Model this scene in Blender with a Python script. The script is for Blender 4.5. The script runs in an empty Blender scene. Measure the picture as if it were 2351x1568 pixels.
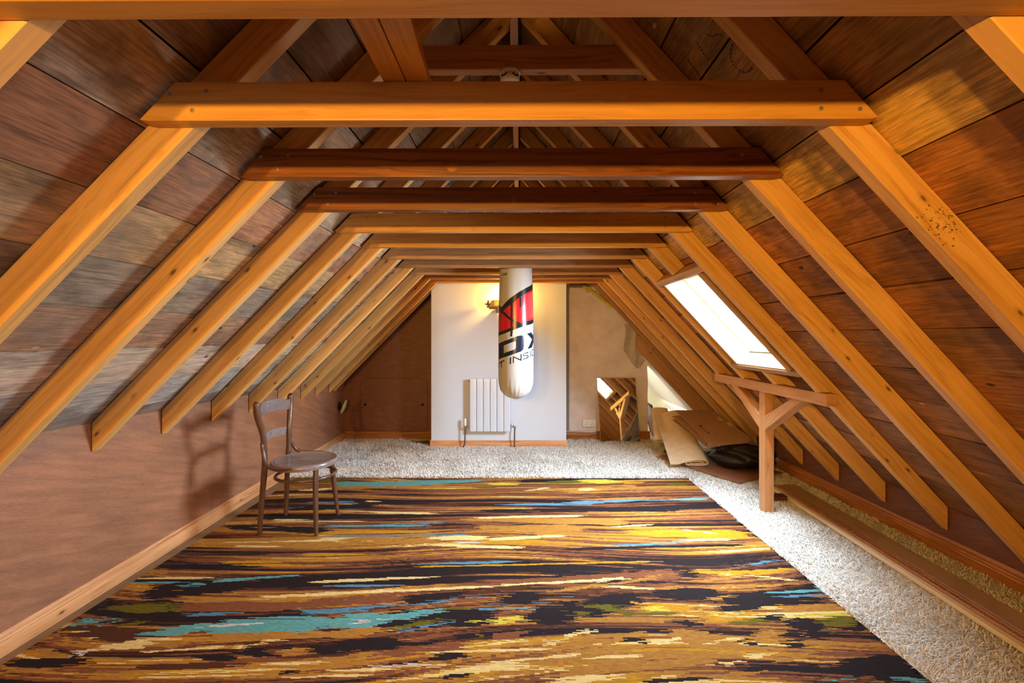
import bpy, bmesh, math, random
import numpy as np
from mathutils import Vector, Matrix
random.seed(7)
SC = bpy.context.scene
COL = SC.collection
H = 1.315                       # eye height
def sr(r, g, b):                # sRGB 0-255 -> linear
    f = lambda c: (c/255/12.92) if c/255 <= .04045 else ((c/255+.055)/1.055)**2.4
    return (f(r), f(g), f(b), 1)

# ------------------------------------------------------------------ materials
class NT:
    def __init__(s, name):
        s.m = bpy.data.materials.new(name); s.m.use_nodes = True
        s.t = s.m.node_tree; s.b = s.t.nodes['Principled BSDF']; s.out = s.t.nodes['Material Output']
    def n(s, typ, ins=None, **kw):
        nd = s.t.nodes.new(typ)
        for k, v in kw.items(): setattr(nd, k, v)
        for k, v in (ins or {}).items(): s.set(nd.inputs[k], v)
        return nd
    def set(s, sock, v):
        if isinstance(v, bpy.types.NodeSocket): s.t.links.new(v, sock)
        else: sock.default_value = v
    def P(s, **kw):
        for k, v in kw.items(): s.set(s.b.inputs[k.replace('_', ' ')], v)
    def math(s, op, a, b=0.0):
        nd = s.n('ShaderNodeMath', operation=op); s.set(nd.inputs[0], a); s.set(nd.inputs[1], b); return nd.outputs[0]
    def vmul(s, v, c):
        nd = s.n('ShaderNodeVectorMath', operation='MULTIPLY'); s.set(nd.inputs[0], v); s.set(nd.inputs[1], c); return nd.outputs[0]
    def vadd(s, v, c):
        nd = s.n('ShaderNodeVectorMath', operation='ADD'); s.set(nd.inputs[0], v); s.set(nd.inputs[1], c); return nd.outputs[0]
    def noise(s, v, scale, detail=4, rough=.55, dist=0.):
        nd = s.n('ShaderNodeTexNoise', {'Vector': v, 'Scale': scale, 'Detail': detail, 'Roughness': rough, 'Distortion': dist}); return nd.outputs['Fac']
    def ramp(s, f, stops, interp='LINEAR'):
        nd = s.n('ShaderNodeValToRGB', {'Fac': f}); e = nd.color_ramp; e.interpolation = interp
        while len(e.elements) < len(stops): e.elements.new(.5)
        for el, (p, c) in zip(e.elements, stops): el.position = p; el.color = c if len(c) == 4 else (*c, 1)
        return nd.outputs['Color']
    def mix(s, f, a, b, blend='MIX'):
        nd = s.n('ShaderNodeMix', data_type='RGBA', blend_type=blend)
        s.set(nd.inputs[0], f); s.set(nd.inputs[6], a); s.set(nd.inputs[7], b); return nd.outputs[2]
    def bump(s, h, strength=.3, dist=.002):
        nd = s.n('ShaderNodeBump', {'Height': h, 'Strength': strength, 'Distance': dist}); s.set(s.b.inputs['Normal'], nd.outputs['Normal'])
def g(v): return (v, v, v, 1)
def scale(c, k): return (c[0]*k, c[1]*k, c[2]*k, 1)

def wood(name, base, dark, rough=.55, knots=.35, grain=1.0, stain=0.0, vary=.25):
    """timber with the grain along the object's own X axis"""
    t = NT(name)
    oc = t.n('ShaderNodeTexCoord').outputs['Object']
    rnd = t.n('ShaderNodeObjectInfo').outputs['Random']
    off = t.n('ShaderNodeCombineXYZ', {'X': t.math('MULTIPLY', rnd, 31.), 'Y': t.math('MULTIPLY', rnd, 17.3), 'Z': t.math('MULTIPLY', rnd, 5.1)}).outputs[0]
    v = t.vadd(oc, off)
    warp = t.noise(t.vmul(v, (1.3, 5, 5)), 1., 2)
    vw = t.vadd(v, t.vmul(t.n('ShaderNodeCombineXYZ', {'Y': warp, 'Z': warp}).outputs[0], (0, .10, .10)))
    g1 = t.noise(t.vmul(vw, (.8, 55, 55)), 1., 3, .6)
    g2 = t.noise(t.vmul(vw, (2.2, 190, 190)), 1., 2, .6)
    blot = t.noise(t.vmul(v, (1.1, 6, 6)), 1., 3)
    f = t.math('ADD', t.math('MULTIPLY', g1, .75), t.math('MULTIPLY', g2, .25))
    f = t.math('ADD', t.math('MULTIPLY', t.math('SUBTRACT', f, .5), grain), .5)
    c = t.ramp(f, [(.32, dark), (.50, base), (.72, scale(base, 1.18))])
    c = t.mix(t.math('MULTIPLY', t.ramp(blot, [(.38, g(0)), (.68, g(1))]), .45), c, scale(dark, .85))
    vo = t.n('ShaderNodeTexVoronoi', {'Vector': t.vmul(v, (7, 17, 17)), 'Scale': 1., 'Randomness': 1.})
    sep = t.n('ShaderNodeSeparateColor', {'Color': vo.outputs['Color']})
    on = t.math('LESS_THAN', sep.outputs[0], knots)
    k = t.ramp(vo.outputs['Distance'], [(.0, g(1)), (.085, g(.9)), (.12, g(.3)), (.24, g(0))])
    c = t.mix(t.math('MULTIPLY', k, on), c, (dark[0]*.28, dark[1]*.22, dark[2]*.2, 1))
    if stain:
        st = t.noise(t.vmul(v, (3, 14, 14)), 1., 5, .65)
        c = t.mix(t.math('MULTIPLY', t.ramp(st, [(.60, g(0)), (.74, g(1))]), stain), c, (.05, .03, .02, 1))
    hsv = t.n('ShaderNodeHueSaturation', {'Color': c, 'Value': t.math('ADD', t.math('MULTIPLY', rnd, vary), 1-vary*.5)})
    t.P(Base_Color=hsv.outputs[0], Roughness=rough)
    t.bump(f, .25, .0015)
    return t.m

PINE_C, PINE_D = (.70, .385, .125, 1), (.50, .235, .06, 1)
M = {}
M['pine'] = wood('pine', PINE_C, PINE_D, .5, .42)
M['pine_post'] = wood('redwood_post', (.60, .30, .12, 1), (.43, .19, .065, 1), .45, .12)
M['orange_beam'] = wood('orange_timber', (.62, .30, .068, 1), (.46, .19, .036, 1), .42, .12, vary=.15)
M['dark_beam'] = wood('dark_stained_timber', (.27, .085, .018, 1), (.12, .032, .007, 1), .38, .15, 1.4, vary=.1)
M['brown_beam'] = wood('brown_timber', (.46, .225, .085, 1), (.28, .12, .04, 1), .5, .3)
M['skirt'] = wood('varnished_skirting', (.70, .35, .155, 1), (.50, .20, .07, 1), .32, .1, 1.5)
M['skirt_r'] = wood('orange_skirting', (.40, .155, .040, 1), (.26, .085, .017, 1), .32, .1, 1.5)
M['moulding'] = wood('brown_moulding', (.40, .19, .10, 1), (.27, .115, .055, 1), .4, 0)
M['tan_board'] = wood('tan_board', (.40, .26, .145, 1), (.31, .19, .10, 1), .7, 0, .5)
M['batten'] = wood('pale_batten', (.95, .80, .58, 1), (.88, .68, .44, 1), .5, 0, .6, vary=0)
M['trim_wood'] = wood('window_trimmer_wood', (.52, .29, .14, 1), (.34, .17, .07, 1), .5, .2, stain=.5)

def boards_mat(name, cols, patch=.35, dk=.6):
    """old sarking boards: each board has its own tone, grey weathering, dark stains"""
    t = NT(name)
    geo = t.n('ShaderNodeNewGeometry')
    oc = t.n('ShaderNodeTexCoord').outputs['Object']
    r = geo.outputs['Random Per Island']
    off = t.n('ShaderNodeCombineXYZ', {'X': t.math('MULTIPLY', r, 13.), 'Y': t.math('MULTIPLY', r, 47.), 'Z': t.math('MULTIPLY', r, 23.)}).outputs[0]
    v = t.vadd(oc, off)
    tn = t.n('ShaderNodeAttribute', attribute_name='tone').outputs['Color']
    base = t.n('ShaderNodeHueSaturation', {'Color': tn, 'Value': t.math('ADD', t.math('MULTIPLY', r, .35), .84)}).outputs[0]
    gr = t.noise(t.vmul(v, (30, 2.6, 30)), 1., 6, .68, .5)
    fine = t.noise(t.vmul(v, (140, 9, 140)), 1., 3, .6)
    f = t.math('ADD', t.math('MULTIPLY', gr, .6), t.math('MULTIPLY', fine, .4))
    c = t.mix(1., base, t.ramp(f, [(.34, g(.62)), (.47, g(.92)), (.55, g(1.06)), (.68, g(1.35))]), 'MULTIPLY')
    c = t.mix(1., c, t.ramp(fine, [(.36, g(.80)), (.64, g(1.18))]), 'MULTIPLY')
    ck = t.noise(t.vmul(t.vadd(v, (3, 9, 5)), (75, 3.2, 75)), 1., 3, .5)
    c = t.mix(t.math('MULTIPLY', t.ramp(ck, [(.62, g(0)), (.70, g(1))]), .28), c, (.045, .024, .014, 1))
    big = t.noise(t.vmul(v, (5, 3.4, 5)), 1., 5, .62, .4)
    c = t.mix(t.math('MULTIPLY', t.ramp(big, [(.46, g(0)), (.60, g(1))]), dk), c, (.05, .026, .016, 1))
    gy = t.noise(t.vmul(t.vadd(v, (7, 3, 1)), (4.5, 1.6, 4.5)), 1., 4, .6)
    c = t.mix(t.math('MULTIPLY', t.ramp(gy, [(.48, g(0)), (.62, g(1))]), patch), c, t.mix(fine, (.20, .145, .105, 1), (.40, .31, .24, 1)))
    # pale old nail marks and dark knots
    vo = t.n('ShaderNodeTexVoronoi', {'Vector': t.vmul(v, (9, 5, 9)), 'Scale': 1.})
    sep = t.n('ShaderNodeSeparateColor', {'Color': vo.outputs['Color']})
    k = t.ramp(vo.outputs['Distance'], [(0, g(1)), (.06, g(1)), (.11, g(0))])
    c = t.mix(t.math('MULTIPLY', k, t.math('LESS_THAN', sep.outputs[0], .22)), c, (.55, .38, .24, 1))
    c = t.mix(t.math('MULTIPLY', k, t.math('GREATER_THAN', sep.outputs[0], .80)), c, (.035, .018, .01, 1))
    t.P(Base_Color=c, Roughness=.75); t.bump(f, .4, .002)
    return t.m
M['boards_l'] = boards_mat('weathered_boards', None, .30, .55)
M['boards_r'] = boards_mat('brown_boards', None, .05, .45)

def simple(name, col, rough=.5, metal=0., noise_amt=0., nscale=20., bump=0., bscale=60., bdist=.002, spec=None, stretch=(1,1,1)):
    t = NT(name); oc = t.vmul(t.n('ShaderNodeTexCoord').outputs['Object'], stretch)
    if noise_amt:
        f = t.noise(oc, nscale, 5, .6)
        t.P(Base_Color=t.ramp(f, [(.3, scale(col, 1-noise_amt)), (.7, scale(col, 1+noise_amt))]))
    else: t.P(Base_Color=col)
    t.P(Roughness=rough, Metallic=metal)
    if spec is not None: t.P(Specular_IOR_Level=spec)
    if bump: t.bump(t.noise(oc, bscale, 4, .6), bump, bdist)
    return t.m
M['gap'] = simple('dark_underfelt', (.012, .009, .007, 1), .9)
M['white_paint'] = simple('white_wall_paint', (.70, .755, .87, 1), .65, 0, .02, 3, .15, 220, .001)
M['plaster'] = simple('bare_plaster', (.74, .645, .61, 1), .85, 0, .14, 5, .55, 9, .02)
M['plaster_edge'] = simple('grey_plaster_edge', (.30, .25, .215, 1), .85, 0, .12, 15, .3, 60)
M['warm_white'] = simple('warm_white_paint', (.86, .83, .75, 1), .7, 0, .02, 3)
M['white_gloss'] = simple('white_enamel', (.72, .77, .875, 1), .3, spec=.5)
M['white_plastic'] = simple('white_plastic', (.82, .80, .78, 1), .35)
M['cream_paint'] = simple('cream_paint', (.80, .76, .55, 1), .7, 0, .02, 3)
M['steel'] = simple('dull_steel', (.38, .36, .33, 1), .38, 1.)
M['nail'] = simple('nail_steel', (.32, .30, .28, 1), .45, .7)
M['copper'] = simple('tarnished_copper', (.20, .13, .09, 1), .4, .8)
M['brass'] = simple('aged_brass', (.30, .19, .06, 1), .35, .9, .15, 40)
M['oldwood'] = simple('sconce_oak', (.22, .13, .05, 1), .5, 0, .3, 25, stretch=(1, 1, 6))
M['chair'] = wood('bentwood_walnut', (.115, .050, .030, 1), (.055, .023, .014, 1), .30, 0, .9, vary=0)
M['chair_dust_sheen'] = wood('dusty_sheen_walnut', (.215, .158, .150, 1), (.13, .090, .082, 1), .26, 0, .7, vary=0)  # dust grey, with the bluish daylight sheen put into the colour
M['vinyl'] = simple('bag_vinyl', (.55, .53, .49, 1), .24, 0, .05, 6, .12, 30, .004)
M['red'] = simple('red_print', (.62, .012, .02, 1), .25, 0, .06, 20)
M['black'] = simple('black_print', (.012, .012, .015, 1), .25)
M['navy'] = simple('dark_lettering', (.008, .016, .038, 1), .25)
M['dots'] = simple('white_dot_print', (.78, .70, .66, 1), .3)
M['cardboard'] = simple('cardboard', (.36, .19, .085, 1), .8, 0, .1, 6, .1, 90)
M['cardboard_edge'] = simple('cardboard_cut_edge', (.30, .145, .065, 1), .85, 0, .3, 160)
M['tape'] = simple('parcel_tape', (.62, .46, .32, 1), .2)
M['underlay'] = simple('beige_underlay', (.68, .52, .33, 1), .8, 0, .10, 14, .2, 120)
M['underlay_grey'] = simple('grey_underlay', (.30, .235, .165, 1), .85, 0, .15, 14, .2, 120)
M['binbag'] = simple('black_polythene', (.010, .009, .009, 1), .38, 0, 0, 1, .6, 16, .03)
M['foam'] = simple('yellow_foam', (.62, .48, .06, 1), .8, 0, .2, 40, .6, 60, .01)
M['green'] = simple('pale_green_rubber', (.42, .52, .25, 1), .6, 0, .15, 30)
M['dark_red'] = simple('dark_red_card', (.14, .025, .015, 1), .5, 0, .2, 30)
M['dark_card'] = simple('dark_printed_card', (.05, .03, .025, 1), .4, 0, .3, 60)
M['mould'] = simple('black_mould', (.13, .085, .045, 1), .8)
M['knot'] = simple('timber_knot', (.30, .095, .02, 1), .4, 0, .35, 60)
M['hole'] = simple('dark_hole', (.004, .003, .003, 1), .9)
M['reveal'] = simple('pale_window_lining', (.72, .58, .42, 1), .5, 0, .08, 8)
M['frame_dark'] = wood('dark_picture_frame', (.10, .06, .035, 1), (.05, .03, .02, 1), .4, 0)

def hardboard(name, base, diag=True):
    t = NT(name); oc = t.n('ShaderNodeTexCoord').outputs['Object']
    mp = t.n('ShaderNodeMapping', {'Vector': oc, 'Rotation': (math.radians(18 if diag else 0), 0, 0)}).outputs[0]
    s1 = t.noise(t.vmul(mp, (9, 3.0, 30)), 1., 5, .62)
    s2 = t.noise(t.vmul(mp, (160, 40, 260)), 1., 3, .6)
    big = t.noise(oc, 1.6, 3)
    f = t.math('ADD', t.math('MULTIPLY', s1, .5), t.math('ADD', t.math('MULTIPLY', s2, .3), t.math('MULTIPLY', big, .2)))
    t.P(Base_Color=t.ramp(f, [(.34, scale(base, .66)), (.5, base), (.66, scale(base, 1.42))]), Roughness=.5)
    t.bump(s2, .15, .001)
    return t.m
M['hard'] = hardboard('brown_hardboard', (.285, .120, .060, 1))
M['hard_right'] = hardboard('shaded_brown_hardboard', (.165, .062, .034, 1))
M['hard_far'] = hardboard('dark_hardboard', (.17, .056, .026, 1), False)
M['floor'] = simple('brown_subfloor', (.20, .115, .055, 1), .8, 0, .2, 8)

t = NT('white_shag')
oi = t.n('ShaderNodeNewGeometry'); tc = t.n('ShaderNodeTexCoord').outputs['Object']
a = t.noise(tc, 2.2, 5, .65); 
c = t.ramp(oi.outputs['Random Per Island'], [(0, (.72, .64, .54, 1)), (.25, (.85, .80, .73, 1)), (.7, (.89, .86, .81, 1)), (1., (.91, .89, .86, 1))])
c = t.mix(t.math('MULTIPLY', t.ramp(a, [(.60, g(0)), (.74, g(1))]), .45), c, (.58, .42, .26, 1))
t.P(Base_Color=c, Roughness=.8); M['shag'] = t.m
M['shag_base'] = simple('carpet_backing', (.80, .74, .65, 1), .9)
M['thin_line'] = simple('panel_joint', (.05, .018, .010, 1), .8)

t = NT('mirror_glass'); t.P(Base_Color=(.80, .78, .74, 1), Metallic=1., Roughness=.03); M['mirror'] = t.m
t = NT('window_glass'); t.P(Base_Color=(1, 1, 1, 1), Roughness=.0, IOR=1.45)
tr = t.n('ShaderNodeBsdfTransparent', {'Color': (.97, .98, .98, 1)}); gl = t.n('ShaderNodeBsdfGlossy', {'Roughness': .02})
mx = t.n('ShaderNodeMixShader', {0: .06, 1: tr.outputs[0], 2: gl.outputs[0]}); t.t.links.new(mx.outputs[0], t.out.inputs[0]); M['glass'] = t.m
t = NT('dusty_polythene'); pn = t.noise(t.n('ShaderNodeTexCoord').outputs['Object'], 30, 3)
tr = t.n('ShaderNodeBsdfTransparent', {'Color': (.93, .90, .86, 1)}); t.P(Base_Color=(.55, .47, .41, 1), Roughness=.18); t.bump(pn, .6, .01)
mx = t.n('ShaderNodeMixShader', {0: .42, 1: tr.outputs[0], 2: t.b.outputs[0]}); t.t.links.new(mx.outputs[0], t.out.inputs[0]); M['poly'] = t.m
t = NT('lamp_bulb_lit'); t.P(Base_Color=(1, .85, .6, 1), Emission_Color=(1, .55, .10, 1), Emission_Strength=1300.); M['bulb'] = t.m

t = NT('glowing_fill_pane'); t.P(Base_Color=(.8, .85, .9, 1), Emission_Color=(.74, .87, 1, 1), Emission_Strength=46.); M['fillpane'] = t.m  # emissive pane of the added fill window

# ------------------------------------------------------------------ object helpers
def setp(o, label=None, cat=None, group=None, kind=None):
    if label: o['label'] = label
    if cat: o['category'] = cat
    if group: o['group'] = group
    if kind: o['kind'] = kind
    return o
def empty(name, loc=(0, 0, 0), **kw):
    o = bpy.data.objects.new(name, None); COL.objects.link(o); o.location = loc; o.empty_display_size = .1
    PW[o.name] = Matrix.Translation(Vector(loc)); return setp(o, **kw)
PW = {}
def link_bm(name, bm, mats, parent=None, mw=None, smooth=False, origin=None, **kw):
    """bm is in world coordinates; mw is the object's own frame"""
    if mw is None:
        if origin is None:
            c = Vector((0, 0, 0)); n = max(1, len(bm.verts))
            for v in bm.verts: c += v.co
            origin = c/n
        mw = Matrix.Translation(origin)
    bmesh.ops.transform(bm, matrix=mw.inverted(), verts=bm.verts)
    bmesh.ops.recalc_face_normals(bm, faces=bm.faces)
    me = bpy.data.meshes.new(name)
    for f in bm.faces: f.smooth = smooth
    bm.to_mesh(me); bm.free()
    for m in (mats if isinstance(mats, (list, tuple)) else [mats]): me.materials.append(M[m])
    o = bpy.data.objects.new(name, me); COL.objects.link(o)
    PW[o.name] = mw.copy()
    if parent is not None:
        o.parent = parent; o.matrix_basis = PW[parent.name].inverted() @ mw
    else: o.matrix_basis = mw
    if smooth:
        try: me.set_sharp_from_angle(angle=math.radians(42))
        except Exception: pass
    return setp(o, **kw)
def quadbox(bm, vs, mi=0):
    """vs: 8 points, bottom loop then top loop"""
    v = [bm.verts.new(p) for p in vs]
    for q in ((0, 3, 2, 1), (4, 5, 6, 7), (0, 1, 5, 4), (1, 2, 6, 5), (2, 3, 7, 6), (3, 0, 4, 7)):
        f = bm.faces.new([v[i] for i in q]); f.material_index = mi
    return v
def box(bm, x0, x1, y0, y1, z0, z1, mi=0):
    return quadbox(bm, [(x0, y0, z0), (x1, y0, z0), (x1, y1, z0), (x0, y1, z0), (x0, y0, z1), (x1, y0, z1), (x1, y1, z1), (x0, y1, z1)], mi)
def prism(bm, poly, y0, y1, mi=0):
    """poly of (x, z) extruded along Y"""
    a = [bm.verts.new((x, y0, z)) for x, z in poly]; b = [bm.verts.new((x, y1, z)) for x, z in poly]
    n = len(poly); fs = [bm.faces.new(a), bm.faces.new(b[::-1])]
    for i in range(n): fs.append(bm.faces.new((a[i], b[i], b[(i+1) % n], a[(i+1) % n])))
    for f in fs: f.material_index = mi
def bev(bm, w=.003, seg=1):
    bmesh.ops.recalc_face_normals(bm, faces=bm.faces)
    bmesh.ops.bevel(bm, geom=[e for e in bm.edges if len(e.link_faces) == 2 and e.calc_face_angle(0) > .5], offset=w, segments=seg, affect='EDGES', profile=.6)
def frame(origin, xdir, up=(0, 0, 1)):
    x = Vector(xdir).normalized(); z = Vector(up); z = (z - x*z.dot(x)).normalized(); y = z.cross(x)
    m = Matrix((x, y, z)).transposed().to_4x4(); m.translation = Vector(origin); return m
def bar(bm, p0, p1, w, d, up=(0, 0, 1), mi=0):
    """rectangular bar between two points; w across, d along up"""
    m = frame(p0, Vector(p1)-Vector(p0), up); L = (Vector(p1)-Vector(p0)).length
    quadbox(bm, [m @ Vector(p) for p in ((0, -w/2, -d/2), (L, -w/2, -d/2), (L, w/2, -d/2), (0, w/2, -d/2), (0, -w/2, d/2), (L, -w/2, d/2), (L, w/2, d/2), (0, w/2, d/2))], mi)
    return m
def catmull(pts, n):
    pts = [Vector(p) for p in pts]
    if len(pts) == 2: return [pts[0].lerp(pts[1], i/n) for i in range(n+1)]
    P = [pts[0]*2-pts[1]]+pts+[pts[-1]*2-pts[-2]]; out = []; k = len(pts)-1
    for i in range(k):
        a, b, c, d = P[i:i+4]
        for j in range(n):
            s = j/n; out.append(.5*((2*b)+(c-a)*s+(2*a-5*b+4*c-d)*s*s+(3*b-a-3*c+d)*s**3))
    out.append(pts[-1]); return out
def tube(bm, pts, rad, seg=12, n=6, closed=False, cap=True, mi=0, flat=1.0):
    """round tube through control points; rad a number or one per control point"""
    if closed: path = [Vector(p) for p in pts]
    else: path = catmull(pts, n)
    N = len(path)
    if isinstance(rad, (int, float)): R = [rad]*N
    else:
        R = []
        for i in range(N):
            u = i/(N-1)*(len(rad)-1); a = int(min(u, len(rad)-2)); R.append(rad[a]+(rad[a+1]-rad[a])*(u-a))
    rings = []; up = None
    for i, p in enumerate(path):
        if closed: tdir = (path[(i+1) % N]-path[i-1]).normalized()
        else: tdir = (path[min(i+1, N-1)]-path[max(i-1, 0)]).normalized()
        if up is None:
            up = Vector((0, 0, 1)) if abs(tdir.z) < .9 else Vector((1, 0, 0))
        up = (up-tdir*up.dot(tdir)).normalized(); sd = tdir.cross(up)
        rings.append([bm.verts.new(p+R[i]*(math.cos(a)*up*flat+math.sin(a)*sd)) for a in (2*math.pi*k/seg for k in range(seg))])
    for i in range(N if closed else N-1):
        A, B = rings[i], rings[(i+1) % N]
        for k in range(seg):
            f = bm.faces.new((A[k], A[(k+1) % seg], B[(k+1) % seg], B[k])); f.material_index = mi
    if cap and not closed:
        bm.faces.new(rings[0][::-1]).material_index = mi; bm.faces.new(rings[-1]).material_index = mi
def lathe(bm, prof, c, axis=(0, 0, 1), seg=32, mi=0):
    """prof list of (r, t) along axis from c"""
    m = frame(c, axis, (1, 0, .01) if abs(axis[2]) > .9 else (0, 0, 1)); rings = []
    for r, tt in prof:
        if r < 1e-5: rings.append([bm.verts.new(m @ Vector((tt, 0, 0)))])
        else: rings.append([bm.verts.new(m @ Vector((tt, r*math.cos(2*math.pi*k/seg), r*math.sin(2*math.pi*k/seg)))) for k in range(seg)])
    for A, B in zip(rings, rings[1:]):
        for k in range(seg):
            k2 = (k+1) % seg
            if len(A) == 1 and len(B) == 1: continue
            if len(A) == 1: f = bm.faces.new((A[0], B[k2], B[k]))
            elif len(B) == 1: f = bm.faces.new((A[k], A[k2], B[0]))
            else: f = bm.faces.new((A[k], A[k2], B[k2], B[k]))
            f.material_index = mi
    for R, rev in ((rings[0], True), (rings[-1], False)):
        if len(R) > 1: bm.faces.new(R[::-1] if rev else R).material_index = mi
NB = bmesh.new
# ------------------------------------------------------------------ the attic shell
Y0, YF = -2.6, 5.80
SL, AL, AIL = 1.02, 1.756, 1.608          # chair-side slope: pitch, apex of boards, apex of rafter undersides (above eye)
SRr, AR, AIR = 1.082, 1.750, 1.609        # window-side slope
def xw(y): return -2.09-.025*y            # chair-side knee wall
XR = 2.56                                 # window-side knee wall
def zl(x): return H+AL+SL*x               # board plane heights, x < 0
def zr(x): return H+AR-SRr*x
S = dict(kind='structure')
COLY = [.842, 1.30, 1.761, 2.222, 2.683, 3.144, 3.605, 4.066, 4.527, 4.868, 5.245]
RAFY = [y+.0455 for y in COLY]

# floor (sub-floor runs under everything, into the next room too)
bm = NB(); box(bm, -2.5, 3.0, Y0-.1, 9.2, -.06, 0); link_bm('floor', bm, 'floor', **S)
# knee walls (thin hardboard sheets)
bm = NB(); quadbox(bm, [(xw(Y0)-.012, Y0, 0), (xw(Y0), Y0, 0), (xw(YF), YF, 0), (xw(YF)-.012, YF, 0),
    (xw(Y0)-.012, Y0, zl(xw(Y0))), (xw(Y0), Y0, zl(xw(Y0))), (xw(YF), YF, zl(xw(YF))), (xw(YF)-.012, YF, zl(xw(YF)))])
link_bm('wall_left', bm, 'hard', **S)
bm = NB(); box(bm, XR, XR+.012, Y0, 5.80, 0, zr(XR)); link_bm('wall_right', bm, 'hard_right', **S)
bm = NB(); box(bm, XR, XR+.012, 5.80, 8.0, 0, zr(XR)); link_bm('wall_next_room_knee', bm, 'warm_white', **S)
# gable behind the viewer
bm = NB(); prism(bm, [(-2.03, 0), (XR, 0), (XR, zr(XR)), (0, H+1.74), (-2.03, zl(-2.03))], Y0-.05, Y0); link_bm('wall_back', bm, 'hard', **S)
# far gable: chimney breast, brown panel, bare plaster
CX0, CX1, CY = -1.044, .558, 5.40
bm = NB(); prism(bm, [(CX0, 0), (CX1, 0), (CX1, zr(CX1)-.005), (0, H+1.735), (CX0, zl(CX0)-.005)], CY, 6.3); link_bm('wall_chimney', bm, 'white_paint', **S)
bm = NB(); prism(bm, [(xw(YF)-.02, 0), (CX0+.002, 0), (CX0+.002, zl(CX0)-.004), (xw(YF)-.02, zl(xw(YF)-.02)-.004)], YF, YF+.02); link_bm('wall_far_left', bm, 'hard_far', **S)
PX = 1.642
edge = [(PX, 0), (PX-.004, .18), (PX+.003, .36), (PX-.008, .55), (PX-.002, .75), (PX-.012, .92), (PX+.004, 1.02), (PX-.010, 1.12), (PX-.035, 1.15), (PX-.05, 1.165), (PX-.065, 1.22), (PX-.085, 1.26), (PX-.10, 1.30)]
bm = NB(); prism(bm, [(CX1-.002, 0)]+edge+[(1.50, zr(1.50)-.02), (CX1-.002, zr(CX1)-.006)], YF, YF+.14)
bev(bm, .006, 2)
link_bm('wall_far_right', bm, 'plaster', **S)
bm = NB(); box(bm, CX1, CX1+.078, YF-.004, YF+.001, .07, 1.97); box(bm, CX1+.078, CX1+.30, YF-.004, YF+.001, 1.935, 1.99)
link_bm('trim_1', bm, 'plaster_edge', **S)

# skirting boards (moulded profile)
def skirt(name, a, b, h, t, nrm, mat='skirt'):
    d = (Vector(b)-Vector(a)); nrm = Vector(nrm).normalized(); bm = NB()
    prof = [(0, 0), (t, 0), (t, h*.55), (t*.8, h*.60), (t*.8, h*.68), (t*.62, h*.74), (t*.62, h*.86), (t*.3, h), (0, h)]
    A = [bm.verts.new(Vector(a)+nrm*u+Vector((0, 0, v))) for u, v in prof]; B = [bm.verts.new(Vector(b)+nrm*u+Vector((0, 0, v))) for u, v in prof]
    bm.faces.new(A); bm.faces.new(B[::-1]); n = len(prof)
    for i in range(n): bm.faces.new((A[i], B[i], B[(i+1) % n], A[(i+1) % n]))
    link_bm(name, bm, mat, mw=frame(a, d), **S)
skirt('baseboard_left', (xw(Y0), Y0, 0), (xw(YF), YF, 0), .095, .018, (1, .025, 0))
skirt('baseboard_right', (XR, Y0, 0), (XR, YF, 0), .115, .018, (-1, 0, 0), 'skirt_r')
skirt('baseboard_far_left', (xw(YF)+.018, YF, 0), (CX0, YF, 0), .105, .018, (0, -1, 0), 'skirt_r')
skirt('baseboard_chimney', (CX0-.012, CY, 0), (CX1+.012, CY, 0), .085, .018, (0, -1, 0))
skirt('baseboard_far_right', (CX1, YF, 0), (PX+.02, YF, 0), .115, .018, (0, -1, 0), 'skirt_r')

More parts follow.
